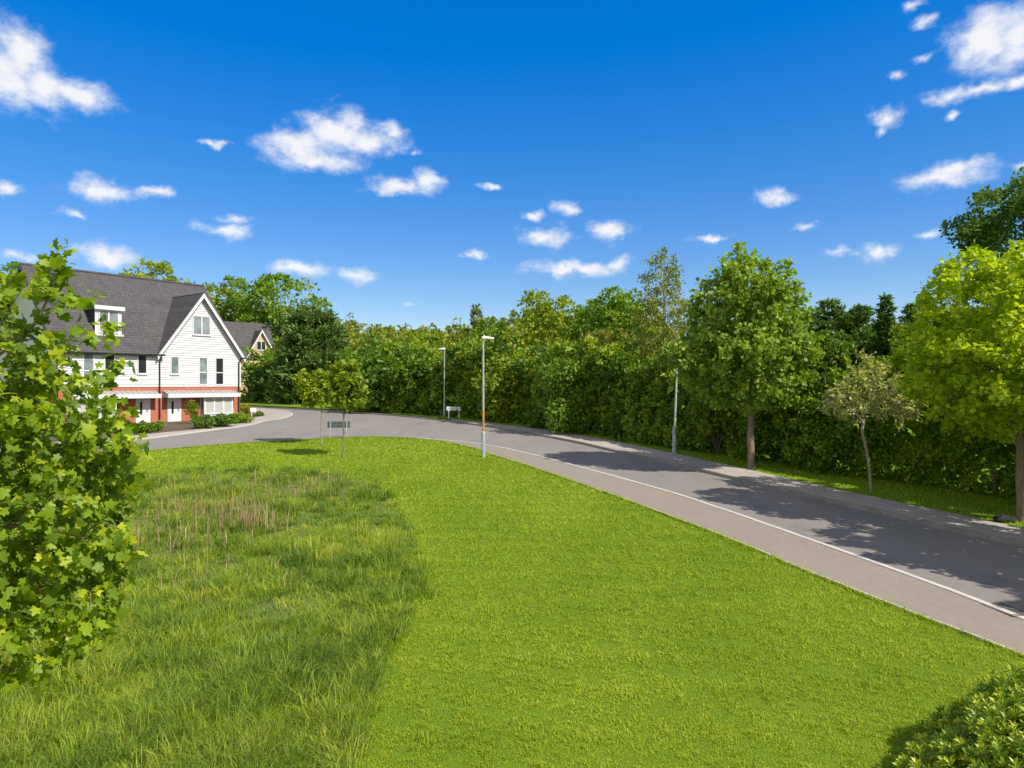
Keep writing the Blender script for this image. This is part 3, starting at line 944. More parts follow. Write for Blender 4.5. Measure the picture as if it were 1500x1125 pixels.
def build_house():
    W, D, EV, RZ, BT = 14.6, 12.2, 5.9, 12.5, 2.98
    GX, GZ = 10.95, 10.95                 # apex of the front gable
    h = empty('house', (C0[0], C0[1], PAD_Z), math.atan2(U[1], U[0]))
    tag(h, 'pair of white weatherboarded brick houses under one dark tiled roof with a front gable', 'house')
    pitch = (RZ - EV) / (D / 2)
    b = MB(); b.box(0, W, 0, D, -.5, BT)
    b.build('brick_wall', M['brick'], h)
    # upper walls: core and boards
    c = MB()
    c.box(.0, W, .03, D, BT + .002, EV)
    c.prism([(.03, EV), (D, EV), (D / 2, RZ - .15)], 'x', .02, W - .02)
    c.prism([(7.35, EV), (W - .05, EV), (GX, GZ - .1)], 'y', .03, 4.5)
    c.build('upper_wall', M['board_white'], h)
    bd = MB()
    weatherboards(bd, -.02, W + .02, BT, EV - .02, .0)
    sl = (GZ - EV) / (W - GX)
    weatherboards(bd, 7.3, W, EV - .02, GZ - .15, .0, lambda z: (GX - (GZ - .1 - z) / sl, GX + (GZ - .1 - z) / sl))
    # left end wall
    z = BT
    while z < RZ - .6:
        y0, y1 = (0, D) if z < EV else ((z - EV) / pitch + .1, D - (z - EV) / pitch - .1)
        bd.hexa([(-.035, y0, z), (.01, y0, z), (.01, y1, z), (-.035, y1, z), (-.008, y0, z + .17), (.01, y0, z + .17), (.01, y1, z + .17), (-.008, y1, z + .17)])
        z += .17
    bd.build('cladding', M['board_white'], h)
    for x in (0, W):
        cn = MB(); cn.box(x - .06, x + .06, -.06, .06, BT - .02, EV - .05)
        cn.build('corner_board', M['trim_white'], h)
    # main roof
    OV = .35
    t = .14
    r = MB()
    e0 = (-OV, EV - OV * pitch)
    r.prism([(-OV, EV - OV * pitch + .05), (D / 2, RZ + .05), (D + OV, EV - OV * pitch + .05), (D + OV, EV - OV * pitch - t + .05), (D / 2, RZ - t + .05), (-OV, EV - OV * pitch - t + .05)], 'x', -.35, 7.42)
    r.prism([(.30, EV + .30 * pitch + .05), (D / 2, RZ + .05), (D + OV, EV - OV * pitch + .05), (D + OV, EV - OV * pitch - t + .05), (D / 2, RZ - t + .05), (.30, EV + .30 * pitch - t + .05)], 'x', 7.42, W + .12)
    rf = r.build('roof', M['roof_tile'], h)
    rd = MB(); rd.tube([(-.36, D / 2, RZ + .07), (W + .13, D / 2, RZ + .07)], .11, 8)
    rd.build('ridge_tile', M['roof_tile'], rf)
    # front gable roof: two slopes running back into the main roof
    gr = MB()
    yb = (GZ - EV) / pitch + .3
    y0 = -.42
    sl2 = (GZ - EV) / (W - GX)
    ex = .32
    for s in (-1, 1):
        xe = GX + s * (W - GX + ex); ze = GZ - sl2 * (W - GX + ex)
        n = Vector((s * sl2, 0, 1)).normalized() * .13
        A = [(GX, y0, GZ + .10), (xe, y0, ze + .10)]
        B = [(GX, yb, GZ + .10), (xe, yb if s < 0 else .6, ze + .10)]
        if s > 0:
            B = [(GX, yb, GZ + .10), (xe, .9, ze + .10)]
        lo = [(p[0] - n.x, p[1], p[2] - n.z) for p in (A[0], A[1], B[1], B[0])]
        gr.hexa(lo + [A[0], A[1], B[1], B[0]])
    gr.build('gable_roof', M['roof_tile'], h)
    bb = MB()
    for s in (-1, 1):
        xe = GX + s * (W - GX + ex * .9); ze = GZ - sl2 * (W - GX + ex * .9)
        dz0, dz1 = -.16, -.46
        bb.hexa([(GX, y0 - .03, GZ + dz1 + .1), (xe, y0 - .03, ze + dz1 + .1), (xe, y0 + .03, ze + dz1 + .1), (GX, y0 + .03, GZ + dz1 + .1),
                 (GX, y0 - .03, GZ + dz0 + .18), (xe, y0 - .03, ze + dz0 + .18), (xe, y0 + .03, ze + dz0 + .18), (GX, y0 + .03, GZ + dz0 + .18)])
        bb.hexa([(GX, y0 + .03, GZ - .12), (xe, y0 + .03, ze - .12), (xe, -.01, ze - .12), (GX, -.01, GZ - .12),
                 (GX, y0 + .03, GZ - .07), (xe, y0 + .03, ze - .07), (xe, -.01, ze - .07), (GX, -.01, GZ - .07)])
    bb.build('bargeboard', M['trim_white'], h)
    # dark verge on the left end
    vg = MB()
    for s in (0, 1):
        ya, yb2 = (-OV, D / 2) if s == 0 else (D / 2, D + OV)
        za, zb = (EV - OV * pitch, RZ) if s == 0 else (RZ, EV - OV * pitch)
        vg.hexa([(-.40, ya, za - .28), (-.352, ya, za - .28), (-.352, yb2, zb - .28), (-.40, yb2, zb - .28), (-.40, ya, za + .04), (-.352, ya, za + .04), (-.352, yb2, zb + .04), (-.40, yb2, zb + .04)])
    vg.build('verge_board', M['gutter_black'], h)
    # eaves
    so = MB(); so.box(-.3, 7.25, -.30, .02, EV - .33, EV - .26)
    so.build('soffit', M['trim_white'], h)
    gu = MB(); gu.box(-.36, 7.28, -.44, -.31, EV - .40, EV - .27); gu.box(7.05, 7.6, -.5, -.31, EV - .42, EV - .28)
    gu.build('gutter', M['gutter_black'], h)
    gu = MB(); gu.box(W + .0, W + .42, -.47, -.30, EV - .42, EV - .30)
    gu.build('gutter', M['gutter_black'], h)
    for x in (7.33, W - .16):
        dp = MB(); dp.tube([(x, -.36, EV - .42), (x, -.30, EV - .6), (x, -.09, EV - .85), (x, -.09, .05)], .06, 8)
        dp.build('downpipe', M['gutter_black'], h)
    # dormer on the left roof
    dx0, dx1, yd, dz0, dz1 = 3.05, 4.8, 1.15, 7.2, 9.05
    dm = MB()
    yend = (dz1 - EV) / pitch
    dm.prism([(yd, dz0 - .1), (yd, dz1), (yend, dz1)], 'x', dx0, dx1)
    dmo = dm.build('dormer', M['dormer_cheek'], h)
    ro = MB(); ro.box(dx0 - .22, dx1 + .22, yd - .28, yend + .25, dz1 + .002, dz1 + .26)
    ro.build('dormer_roof', M['lead_grey'], dmo)
    fs = MB(); fs.box(dx0 - .25, dx1 + .25, yd - .31, yd - .282, dz1 - .04, dz1 + .27)
    fs.box(dx0 - .1, dx0 + .12, yd - .05, yd + .05, dz0 - .1, dz1 - .002); fs.box(dx1 - .12, dx1 + .1, yd - .05, yd + .05, dz0 - .1, dz1 - .002)
    fs.box(dx0 - .3, dx1 + .2, yd - .22, yd - .052, dz0 - .22, dz0 - .08)
    fs.build('fascia', M['trim_white'], dmo)
    window(h, dx0 + .13, dx1 - .13, dz0 + .0, dz1 - .05, yd - .03, 2, sill=False)
    # windows
    for x0, x1, g in ((12.2, 13.0, 'window_glass_dark'), (10.69, 11.5, 'window_glass'), (1.6, 2.4, 'window_glass'), (3.1, 3.91, 'window_glass_dark')):
        window(h, x0, x1, 3.12, 5.52, 0, 1, 4.2, g, sill=False)
    window(h, 8.24, 8.98, 4.0, 5.52, 0, 1, None, 'window_glass')
    window(h, 5.58, 6.34, 4.0, 5.52, 0, 1, None, 'window_glass_dark')
    window(h, 10.15, 11.75, 7.4, 9.05, 0, 2, None, 'window_glass')
    for mir in (0, 1):
        X = (lambda x: W - x) if mir else (lambda x: x)
        def span(a, b_): return (X(a), X(b_)) if not mir else (X(b_), X(a))
        # canopy over door and bay
        a, e = span(7.62, 13.98)
        cp = MB()
        cp.hexa([(a, -.95, 2.12), (e, -.95, 2.12), (e, -.001, 2.12), (a, -.001, 2.12), (a, -.95, 2.36), (e, -.95, 2.36), (e, -.001, 2.66), (a, -.001, 2.66)])
        co = cp.build('canopy', M['lead_grey'], h)
        cf = MB(); cf.box(a - .05, e + .05, -1.0, -.952, 2.08, 2.40); cf.box(a - .05, a - .002, -.95, -.002, 2.08, 2.34); cf.box(e + .002, e + .05, -.95, -.002, 2.08, 2.34)
        cf.build('fascia', M['trim_white'], co)
        rl = MB()
        for k in range(int((e - a) / .42)):
            x = a + .2 + k * .42
            rl.hexa([(x, -.93, 2.366), (x + .03, -.93, 2.366), (x + .03, -.01, 2.656), (x, -.01, 2.656), (x, -.93, 2.40), (x + .03, -.93, 2.40), (x + .03, -.01, 2.69), (x, -.01, 2.69)])
        rl.build('lead_roll', M['lead_grey'], co)
        # bay window
        a, e = span(10.85, 13.55)
        bw = MB(); bw.box(a, e, -.62, -.001, -.2, .62)
        by = bw.build('bay_window', M['trim_white'], h)
        fr = MB()
        fr.box(a, e, -.68, -.622, .60, .70)
        for x in np.linspace(a + .08, e - .08, 4):
            fr.box(x - .08, x + .08, -.62, -.50, .622, 2.118)
        fr.box(a + .16, e - .16, -.615, -.52, 1.98, 2.118)
        for yy in (-.06,):
            fr.box(a, a + .1, -.10, -.002, .622, 2.118); fr.box(e - .1, e, -.10, -.002, .622, 2.118)
        fr.build('window_frame', M['trim_white'], by)
        xs = np.linspace(a + .08, e - .08, 4)
        for k in range(3):
            p = MB(); p.box(xs[k] + .08, xs[k + 1] - .08, -.575, -.55, .622, 1.98)
            p.build('pane', M['blind'], by)
        for q in (a + .03, e - .05):
            sd = MB(); sd.box(q, q + .02, -.50, -.10, .622, 2.118)
            sd.build('side_pane', M['window_glass'], by)
        # door
        a, e = span(8.0, 9.15)
        df = MB(); df.box(a, a + .09, -.06, .02, 0, 2.118); df.box(e - .09, e, -.06, .02, 0, 2.118); df.box(a + .09, e - .09, -.06, .02, 2.02, 2.118); df.box(a - .1, e + .1, -.45, -.002, -.25, -.0)
        dd = MB(); dd.box(a + .09, e - .09, -.045, -.01, .0, 2.02)
        do = dd.build('door', M['door_white'], h)
        df.build('door_frame', M['trim_white'], do)
        gp = MB(); m_ = a + .42; gp.box(m_ - .09, m_ + .09, -.052, -.046, .75, 1.78)
        gp.build('door_glass', M['window_glass_dark'], do)
        hd = MB(); hd.box(e - .30, e - .24, -.11, -.047, .98, 1.16)
        hd.build('handle', M['gutter_black'], do)
    return h


build_house()


def build_far_house():
    Y = 105.
    x0 = (362 - 750) / 1000. * Y
    gz = float(H(x0, Y))
    h = empty('house', (x0, Y, gz), math.atan2(U[1], U[0]) - .25)
    tag(h, 'distant tan rendered house with a grey roof half hidden behind trees', 'house')
    def zz(py): return CAM_Z + (562.5 - py) / 1000. * Y - gz
    ev, ap, rz = zz(520), zz(483), zz(469)
    gw = 4.4
    D = 8.
    w = MB(); w.box(-9, gw + .2, 0.05, D, -.3, ev)
    w.prism([(0, ev), (gw, ev), (gw / 2, ap - .1)], 'y', 0, 4)
    w.prism([(.06, ev), (D, ev), (D / 2, rz - .15)], 'x', -8.9, gw)
    w.box(0, gw, -.0, .048, -.3, ev)
    w.build('wall', M['tan_render'], h)
    p = (rz - ev) / (D / 2)
    r = MB()
    r.prism([(-.3, ev - .3 * p), (D / 2, rz), (D + .3, ev - .3 * p), (D + .3, ev - .3 * p - .15), (D / 2, rz - .15), (-.3, ev - .3 * p - .15)], 'x', -9.3, gw + .35)
    r.build('roof', M['roof_tile'], h)
    g = MB(); sl = (ap - ev) / (gw / 2)
    bb = MB()
    for s in (-1, 1):
        xe = gw / 2 + s * (gw / 2 + .3); ze = ap - sl * (gw / 2 + .3)
        g.hexa([(gw / 2, -.35, ap - .08), (xe, -.35, ze - .08), (xe, 3.6, ze - .08), (gw / 2, 3.6, ap - .08), (gw / 2, -.35, ap + .08), (xe, -.35, ze + .08), (xe, 3.6, ze + .08), (gw / 2, 3.6, ap + .08)])
        bb.hexa([(gw / 2, -.41, ap - .3), (xe, -.41, ze - .3), (xe, -.352, ze - .3), (gw / 2, -.352, ap - .3), (gw / 2, -.41, ap + .1), (xe, -.41, ze + .1), (xe, -.352, ze + .1), (gw / 2, -.352, ap + .1)])
    g.build('gable_roof', M['roof_tile'], h)
    bb.build('bargeboard', M['trim_white'], h)
    window(h, gw / 2 - .75, gw / 2 + .65, zz(512.5), zz(499), 0, 2, None, 'window_glass_dark')
    return h


build_far_house()


# ------------------------------------------------------------------ street furniture
def street_lamp(px, py, top_py, head_dir, label, band, Y=None):
    x, y = G(px, py)
    z0 = float(H(x, y))
    ht = (CAM_Z + (562.5 - top_py) / 1000. * y) - z0
    o = empty('street_lamp', (x, y, z0))
    tag(o, label, 'street lamp', 'street lamps along the road')
    p = MB(); p.tube([(0, 0, -.2), (0, 0, 1.22), (0, 0, 1.27)], [.098, .098, .062], 14)
    p.build('lower_column', M['column_paint'], o, smooth=False)
    u = MB(); u.tube([(0, 0, 1.27), (0, 0, ht - .12)], [.058, .042], 12)
    u.build('pole', M['galvanised'], o)
    if band:
        b = MB(); b.tube([(0, 0, 1.275), (0, 0, 2.35)], [.0605, .0575], 12)
        b.build('orange_sleeve', M['orange_band'], o)
    dr = MB(); dr.box(-.05, .05, -.1005, -.09, .35, .85)
    dr.build('access_door', M['column_paint'], o)
    hd = MB()
    s = head_dir
    xs = [0, .08, .3, .62]; tw = [.05, .09, .11, .05]; th = [.045, .06, .055, .02]
    i0 = len(hd.v)
    secs = []
    for xx, w, t in zip(xs, tw, th):
        secs.append([(s * (xx - .08), -w, ht - .10), (s * (xx - .08), w, ht - .10), (s * (xx - .08), w * .7, ht - .10 + 2 * t), (s * (xx - .08), -w * .7, ht - .10 + 2 * t)])
    for a, b in zip(secs[:-1], secs[1:]):
        for k in range(4):
            k2 = (k + 1) % 4
            hd.quad(a[k], a[k2], b[k2], b[k])
    hd.quad(*secs[0]); hd.quad(*secs[-1])
    hh = hd.build('lamp_head', M['lamp_white'], o)
    sn = MB(); sn.tube([(s * .04, 0, ht + .0), (s * .04, 0, ht + .09)], [.035, .03], 8)
    sn.build('sensor', M['lamp_white'], hh)
    gl = MB(); gl.box(min(s * .05, s * .45), max(s * .05, s * .45), -.07, .07, ht - .118, ht - .102)
    gl.build('lens', M['window_glass'], hh)
    return o


def name_sign(px0, px1, py_base, plate_h, label, plate_mat, post_mat, base_z, front, group=None, text=True, face=0.):
    (xa, ya) = G(px0, py_base[0]); (xb, yb) = G(px1, py_base[1])
    cx, cy = (xa + xb) / 2, (ya + yb) / 2
    w = math.hypot(xb - xa, yb - ya)
    o = empty('street_sign', (cx, cy, float(H(cx, cy)) + base_z), math.atan2(yb - ya, xb - xa))
    tag(o, label, 'street sign', group)
    return o, w


def build_furniture():
    street_lamp(708, 669.5, 493, 1, 'grey lamp post with an orange sleeve at the edge of the lawn', True)
    street_lamp(651, 612.5, 510, -1, 'distant slim lamp post beside the white name sign at the hedge', False)
    x, y = G(988, 668.5)
    o = empty('post', (x, y, float(H(x, y)) + .1))
    tag(o, 'slim grey post painted with dappled shade, with a thicker foot on the verge left of the tall tree', 'post')
    p = MB(); p.tube([(0, 0, -.2), (0, 0, 1.3), (.01, 0, 1.36)], [.10, .098, .065], 14)
    p.build('lower_column', M['dapple_shade_grey'], o)
    p = MB(); p.tube([(.01, 0, 1.36), (.13, 0, 4.45)], [.062, .042], 12)
    p.build('pole', M['dapple_shade_grey'], o)

    # white sign at the hedge
    x, y = G(666, 614.5)
    o = empty('street_sign', (x, y - .7, float(H(x, y)) + .12), R(-8))
    tag(o, 'white street name sign on two white posts in front of the hedge', 'street sign')
    pl = MB(); pl.box(-.62, .62, -.02, .02, .66, .96)
    plate = pl.build('plate', M['sign_white'], o, bevel=.008)
    lt = MB()
    xx = -.50
    rr = random.Random(4)
    while xx < .5:
        w = rr.uniform(.05, .075)
        if rr.random() > .12: lt.box(xx, xx + w, -.0235, -.0205, .79, .838)
        xx += w + .022
    lt.build('lettering', M['letter_dark'], plate)
    for s in (-1, 1):
        p = MB(); p.box(s * .43 - .045, s * .43 + .045, -.035, .035, -.25, .655)
        p.build('post', M['sign_white'], o)

    # sign seen from its back at the edge of the lawn
    x, y = G(498, 640.5)
    o = empty('street_sign', (x, y - .35, float(H(x, y))), R(3))
    tag(o, 'dark street sign seen from its back beyond the two young trees', 'street sign')
    pl = MB(); pl.box(-.70, .70, .03, .055, .62, 1.02)
    plate = pl.build('plate', M['sign_back'], o)
    for zz in (.70, .90):
        rb = MB(); rb.box(-.66, .66, .012, .029, zz, zz + .035)
        rb.build('rail', M['sign_back'], plate)
    for s in (-1, 1):
        p = MB(); p.box(s * .5 - .035, s * .5 + .035, -.045, .011, -.25, 1.03)
        p.build('post', M['galvanised'], o)
    tg = MB(); tg.box(.36, .46, -.06, -.046, .26, .34)
    tg.build('tag', M['tag_red'], o)

    # small white board in the shrub bed
    x, y = G(371, 611)
    o = empty('small_sign', (x, y, float(H(x, y)) + .06), R(25))
    tag(o, 'small blank white board on two legs in the shrub bed by the house corner', 'sign')
    p = MB(); p.box(-.27, .27, -.02, .02, .42, .80)
    p.build('board', M['sign_white'], o, bevel=.01)
    for s in (-1, 1):
        l = MB(); l.box(s * .13 - .03, s * .13 + .03, -.02, .02, -.1, .418)
        l.build('leg', M['sign_white'], o)

    # gully grate by the near kerb
    x, y = G(1475, 896)
    t = near_kerb[np.argmin(np.hypot(near_kerb[:, 0] - x, near_kerb[:, 1] - y)) + 1] - near_kerb[np.argmin(np.hypot(near_kerb[:, 0] - x, near_kerb[:, 1] - y)) - 1]
    o = empty('drain_cover', (x, y, float(H(x, y)) + .03), math.atan2(t[1], t[0]))
    tag(o, 'dark iron drain grate in the road beside the near kerb', 'drain cover')
    tp = MB(); tp.box(-.36, .36, -.24, .24, .003, .008)
    tp.build('pit', M['slot_black'], o)
    g = MB()
    g.box(-.36, .36, -.24, -.2, .008, .02); g.box(-.36, .36, .2, .24, .008, .02); g.box(-.36, -.32, -.2, .2, .008, .02); g.box(.32, .36, -.2, .2, .008, .02)
    for k in range(9):
        a = -.29 + k * .07
        g.box(a, a + .03, -.2, .2, .008, .018)
    g.build('grate', M['iron'], o)

    # stones by the right-hand tree
    for (px, py, s, mat, lab, sx) in ((1471, 771.5, .16, 'stone_dark', 'dark lumpy stone at the back of the pavement near the golden tree', 1.9),
                                      (1467, 770.5, .10, 'stone_pale', 'small pale stone leaning on the dark stone by the pavement', 1.)):
        x, y = G(px, py)
        bm = bmesh.new(); bmesh.ops.create_icosphere(bm, subdivisions=3, radius=s)
        for v in bm.verts:
            q = v.co.normalized()
            k = 1 + .22 * math.sin(5 * q.x + 2) * math.cos(4 * q.y) + .12 * math.sin(9 * q.z + 7 * q.x)
            v.co = Vector((q.x * s * k * sx, q.y * s * k, q.z * s * k * .8))
        me = bpy.data.meshes.new('stone'); bm.to_mesh(me); bm.free(); me.materials.append(M[mat])
        for p_ in me.polygons: p_.use_smooth = True
        ob = bpy.data.objects.new('stone', me); ob.location = (x, y, float(H(x, y)) + .135 + s * .45)
        COL.objects.link(ob); tag(ob, lab, 'stone')

    # fence panel glimpsed behind the trees on the far left of the road
    x, y = G(413, 590)
    o = empty('fence', (x, y + 1, float(H(x, y)) + .1), R(8))
    tag(o, 'grey fence panel half hidden behind the trees beyond the junction', 'fence')
    f = MB()
    for k in range(14):
        f.box(-1.4 + k * .2, -1.4 + k * .2 + .19, 0, .02, .05, 1.15)
    f.build('boards', M['fence_grey'], o)
    for q in (-1.42, 0, 1.42):
        f = MB(); f.box(q - .05, q + .05, .022, .11, -.2, 1.2)
        f.build('post', M['fence_grey'], o)


build_furniture()


# ------------------------------------------------------------------ trees one can walk up to
def rel(base, px, py, Y):
    """offset of a point at distance Y from a base"""
    return ((px - 750) / 1000. * Y - base[0], 0, CAM_Z + (562.5 - py) / 1000. * Y - float(H(*base)))


def build_trees():
    # big street tree
    b = G(1100, 691)
    tree('tree', 'tall green roadside tree with a straight trunk and full egg-shaped crown', 'tree', b,
         [(0, 0, 0), (.02, 0, .7), (-.02, .02, 1.4), (.02, 0, 2.1), (.05, 0, 2.8), (.03, .02, 3.5), (-.03, 0, 4.3), (0, 0, 5.2), (.02, 0, 6.1), (.0, 0, 7.0)],
         [(-.1, 0, 4.75, 2.8, 2.7, 2.3), (-2.7, -.3, 4.8, .9, .8, .95), (-2.7, -.3, 4.8, .8, .8, .8), (-.1, 0, 6.7, 2.35, 2.25, 2.2), (-.1, 0, 8.0, 1.45, 1.4, 1.2), (.75, 0, 7.8, 1.1, 1.1, 1.2), (-.35, 0, 9.1, .42, .42, .75), (.5, .1, 8.95, .36, .36, .7), (-1.1, .1, 8.4, .36, .36, .6), (1.3, 0, 8.2, .4, .4, .6)],
         None, M['plane_leaf'], M['bark_brown'], 1150, 23000, .165, .24, .36, 1.6, .15, .008, seed=3, upshoot=.9, twig=.42, spread=.11, flat=.6, outward=.5, tmpl=T_MAPLE_S)
    # small variegated tree
    b = G(1276, 725)
    tree('tree', 'small leaning tree with cream variegated leaves on the shaded verge', 'tree', b,
         [(0, 0, 0), (-.02, 0, .5), (-.06, 0, 1.0), (-.14, 0, 1.5), (-.25, 0, 1.95), (-.32, 0, 2.3)],
         [(-.2, 0, 3.3, 1.35, 1.3, .85), (-.15, 0, 4.2, .7, .7, .75), (.8, 0, 2.95, .95, .8, .5), (-1.0, 0, 3.2, .75, .7, .55), (.4, 0, 3.9, .6, .6, .5)],
         None, M['variegated_leaf'], M['bark_pale'], 330, 3000, .155, .16, .30, 1.1, .05, .006, seed=5, upshoot=.4, twig=.30, spread=.06, flat=.8)
    # golden tree at the right edge and the row that shades the road beyond the frame
    gold_e = [(-.2, 0, 4.6, 3.0, 2.9, 2.1), (-.4, 0, 6.2, 2.3, 2.2, 1.7), (.2, 0, 3.6, 2.3, 2.2, 1.2)]
    gold_t = [(0, 0, 0), (.02, 0, .7), (0, .02, 1.4), (.02, 0, 2.1), (-.03, 0, 2.8), (-.06, 0, 3.6), (-.1, 0, 4.4), (-.1, 0, 5.2)]
    b = G(1497, 770)
    tree('tree', 'golden yellow-green tree with a broad dense crown at the right edge', 'tree', b, gold_t, gold_e, None, M['gold_leaf'], M['bark_brown'],
         1000, 29000, .132, .24, .36, 1.6, .15, .008, seed=8, upshoot=.2, twig=.32, spread=.10, flat=.9, tmpl=T_MAPLE_S, outward=.4)
    for k, (x, y) in enumerate(((16.2, 13.7), (18.4, 8.2))):
        s_ = (1.0, 1.12)[k]
        tree('tree', ('green street tree next along the verge from the golden tree', 'green street tree farthest along the verge from the golden tree')[k], 'tree', (x, y), [tuple(c * s_ for c in q) for q in gold_t], [tuple(c * s_ for c in q) for q in gold_e], None,
             M['plane_leaf'], M['bark_brown'], 600, 13000, .27, .28, .42, 1.9, .15, .008, seed=20 + k, upshoot=.2, twig=.30, spread=.12, flat=.8, tmpl=T_DIAMOND)
    # two young trees on the lawn
    b = G(503, 669.5)
    tree('tree', 'young green tree on the lawn nearer the camera, thin dark stem', 'tree', b,
         [(0, 0, 0), (.01, 0, .4), (0, 0, .8), (.02, 0, 1.2), (.01, 0, 1.6), (.02, 0, 2.0), (.04, 0, 2.4), (.04, 0, 2.9), (.05, 0, 3.4)],
         [(.18, 0, 3.1, .95, .9, .95), (.15, 0, 4.0, .72, .7, .85), (-.1, 0, 3.5, .7, .7, .6)],
         None, M['young_leaf'], M['bark_grey'], 330, 2300, .18, .17, .3, 1.2, .042, .006, seed=12, upshoot=.6, twig=.3, spread=.08, flat=.7, tmpl=T_MAPLE_S, tint_c=.42, group='young trees on the lawn')
    b = G(471, 650.5)
    tree('tree', 'young yellow-green tree on the lawn farther back beside the dark sign', 'tree', b,
         [(0, 0, 0), (.01, 0, .4), (0, 0, .8), (.0, 0, 1.2), (.01, 0, 1.6), (.0, 0, 2.0), (-.02, 0, 2.4), (-.04, 0, 2.9)],
         [(-.25, 0, 2.95, 1.05, 1.0, .75), (-.85, 0, 3.55, .7, .7, .65), (.15, 0, 3.55, .6, .6, .7)],
         None, M['young_leaf'], M['bark_pale'], 300, 1750, .19, .17, .3, 1.2, .042, .006, seed=14, upshoot=.3, twig=.28, spread=.08, flat=.85, tmpl=T_MAPLE_S, tint_c=.68, group='young trees on the lawn')
    # birch above the hedge
    b = (9.6, 43.)
    tree('birch_tree', 'feathery pale olive birch rising above the hedge left of the tall tree', 'tree', b,
         [(0, 0, z) for z in np.arange(0, 10.6, .7)],
         [(0, 0, 6.5, 2.0, 1.8, 3.2), (-.1, 0, 9.6, 1.2, 1.2, 2.3), (-.3, 0, 11.3, .55, .55, 1.2)],
         None, M['birch_leaf'], M['bark_pale'], 700, 8000, .17, .3, .45, 1.8, .13, .008, seed=16, upshoot=.2, twig=.35, spread=.14, flat=.3, droop=.6)


build_trees()


def build_near_maple():
    b = (-4.35, 5.15)
    z0 = float(H(*b))
    def e(x, y, z, rx, ry, rz): return (x - b[0], y - b[1], z - z0, rx, ry, rz)
    tree('maple_tree', 'near maple with lobed yellow-green leaves filling the left edge', 'tree', b,
         [(0, 0, 0), (.01, 0, .4), (.02, 0, .8), (.03, 0, 1.2), (.05, 0, 1.6), (.06, 0, 2.0), (.06, 0, 2.4), (.08, 0, 2.9), (.1, 0, 3.4), (.15, 0, 3.9), (.25, 0, 4.3)],
         [e(-4.15, 5.1, 3.85, 1.22, 1.05, 1.2), e(-3.95, 5.1, 3.1, 1.05, .9, .75), e(-3.95, 5.05, 4.55, .48, .6, .65), *[e(-3.38, 5.0, 5.05, .2, .2, .6)] * 9, e(-3.4, 5.05, 4.15, .62, .5, .34),
          *[e(-2.98, 4.98, 4.74, .12, .12, .25)] * 3, e(-4.2, 5.1, 4.9, .5, .5, .6), e(-3.75, 5.0, 2.75, .7, .6, .35), e(-3.35, 5.0, 3.55, .5, .5, .35)],
         None, M['maple_leaf'], M['bark_brown'], 1050, 9000, .076, .10, .16, .9, .055, .0032, seed=31, upshoot=.45, twig=.20, spread=.048, flat=.5, tmpl=T_MAPLE, droop=.3, tint_c=.45, expo=2.2, outward=.12)


build_near_maple()


# ------------------------------------------------------------------ hedge and everything behind it
def build_hedge():
    g = np.random.default_rng(41)
    s = np.concatenate([[0], np.cumsum(np.hypot(*np.diff(hedge_line, axis=0).T))])
    Ltot = s[-1]
    t = np.gradient(hedge_line, axis=0); t /= np.linalg.norm(t, axis=1)[:, None]
    nrm = np.stack([t[:, 1], -t[:, 0]], 1)                   # away from the road
    if np.dot(nrm[40], hedge_line[40]) < 0: nrm = -nrm
    def at(u, arr): return np.stack([np.interp(u, s, arr[:, k]) for k in range(2)], -1)
    P, Dn, Nn, S, T = [], [], [], [], []
    # clumps over the face and the top
    u = 0.
    clumps = []
    while u < Ltot:
        p = at(np.array([u]), hedge_line)[0]
        dist = np.hypot(*p)
        L = max(.115, .0041 * dist)
        step = max(.5, .02 * dist)
        clumps.append((u, L, step)); u += step
    for (u, L, step) in clumps:
        hgt = 4.45 + 1.0 * min(1, max(0, (44 - dist) / 14)) + .5 * math.sin(u * .45) + .42 * math.sin(u * 1.3 + 1) + g.normal() * .38
        zs = np.arange(.15, hgt + .01, step * .8)
        for z in zs:
            lean = .55 * max(0, (z / hgt - .55)) ** 1.2 * 2.0
            bul = .95 * (.5 + .5 * math.sin(u * .95 + z * .85 + 2 * math.sin(u * .37))) + .5 * g.random() - .45
            clumps_n = 1
            add(P, Dn, Nn, S, T, g, at, nrm, u + g.uniform(-.5, .5) * step, z + g.uniform(-.4, .4) * step, .15 + lean + bul, L, step, hedge_line)
        for k in range(int(3.2 / step)):
            add(P, Dn, Nn, S, T, g, at, nrm, u + g.uniform(-.5, .5) * step, hgt + g.uniform(-.25, .3) * step + .25 * math.sin(u * 2.1 + k) + .35 * g.random() ** 3, .6 + k * step, L, step, hedge_line, top=True)
        for z in np.arange(.3, hgt - .3, .5):                # sprays deeper inside
            for k in range(2):
                add(P, Dn, Nn, S, T, g, at, nrm, u + g.uniform(-.5, .5) * step, z, .9 + .7 * k, L * 2.2, step, hedge_line, n=10)
    P, Dn, Nn = (np.vstack(a) for a in (P, Dn, Nn)); S, T = (np.concatenate(a) for a in (S, T))
    root = empty('hedge', (hedge_line[60][0], hedge_line[60][1], 0))
    tag(root, 'long tall dark green hedge behind the pavement along the far side of the road', 'hedge')
    off = np.array(root.location)
    leaves('foliage', P - off, Dn, Nn, S, T_DIAMOND, T, M['hedge_leaf'], root)
    # stems inside it
    us = np.arange(.5, Ltot, 1.3)
    q = at(us + g.uniform(-.4, .4, len(us)), hedge_line) + at(us, nrm) * g.uniform(.6, 1.5, len(us))[:, None]
    z = H(q[:, 0], q[:, 1])
    p0 = np.column_stack([q, z - .1]) - off
    p1 = np.column_stack([q + g.normal(size=q.shape) * .35, z + 4.2]) - off
    v, f = frusta(p0, p1, np.full(len(us), .09), np.full(len(us), .03), 6)
    np_mesh('stems', v, f, M['bark_brown'], root)


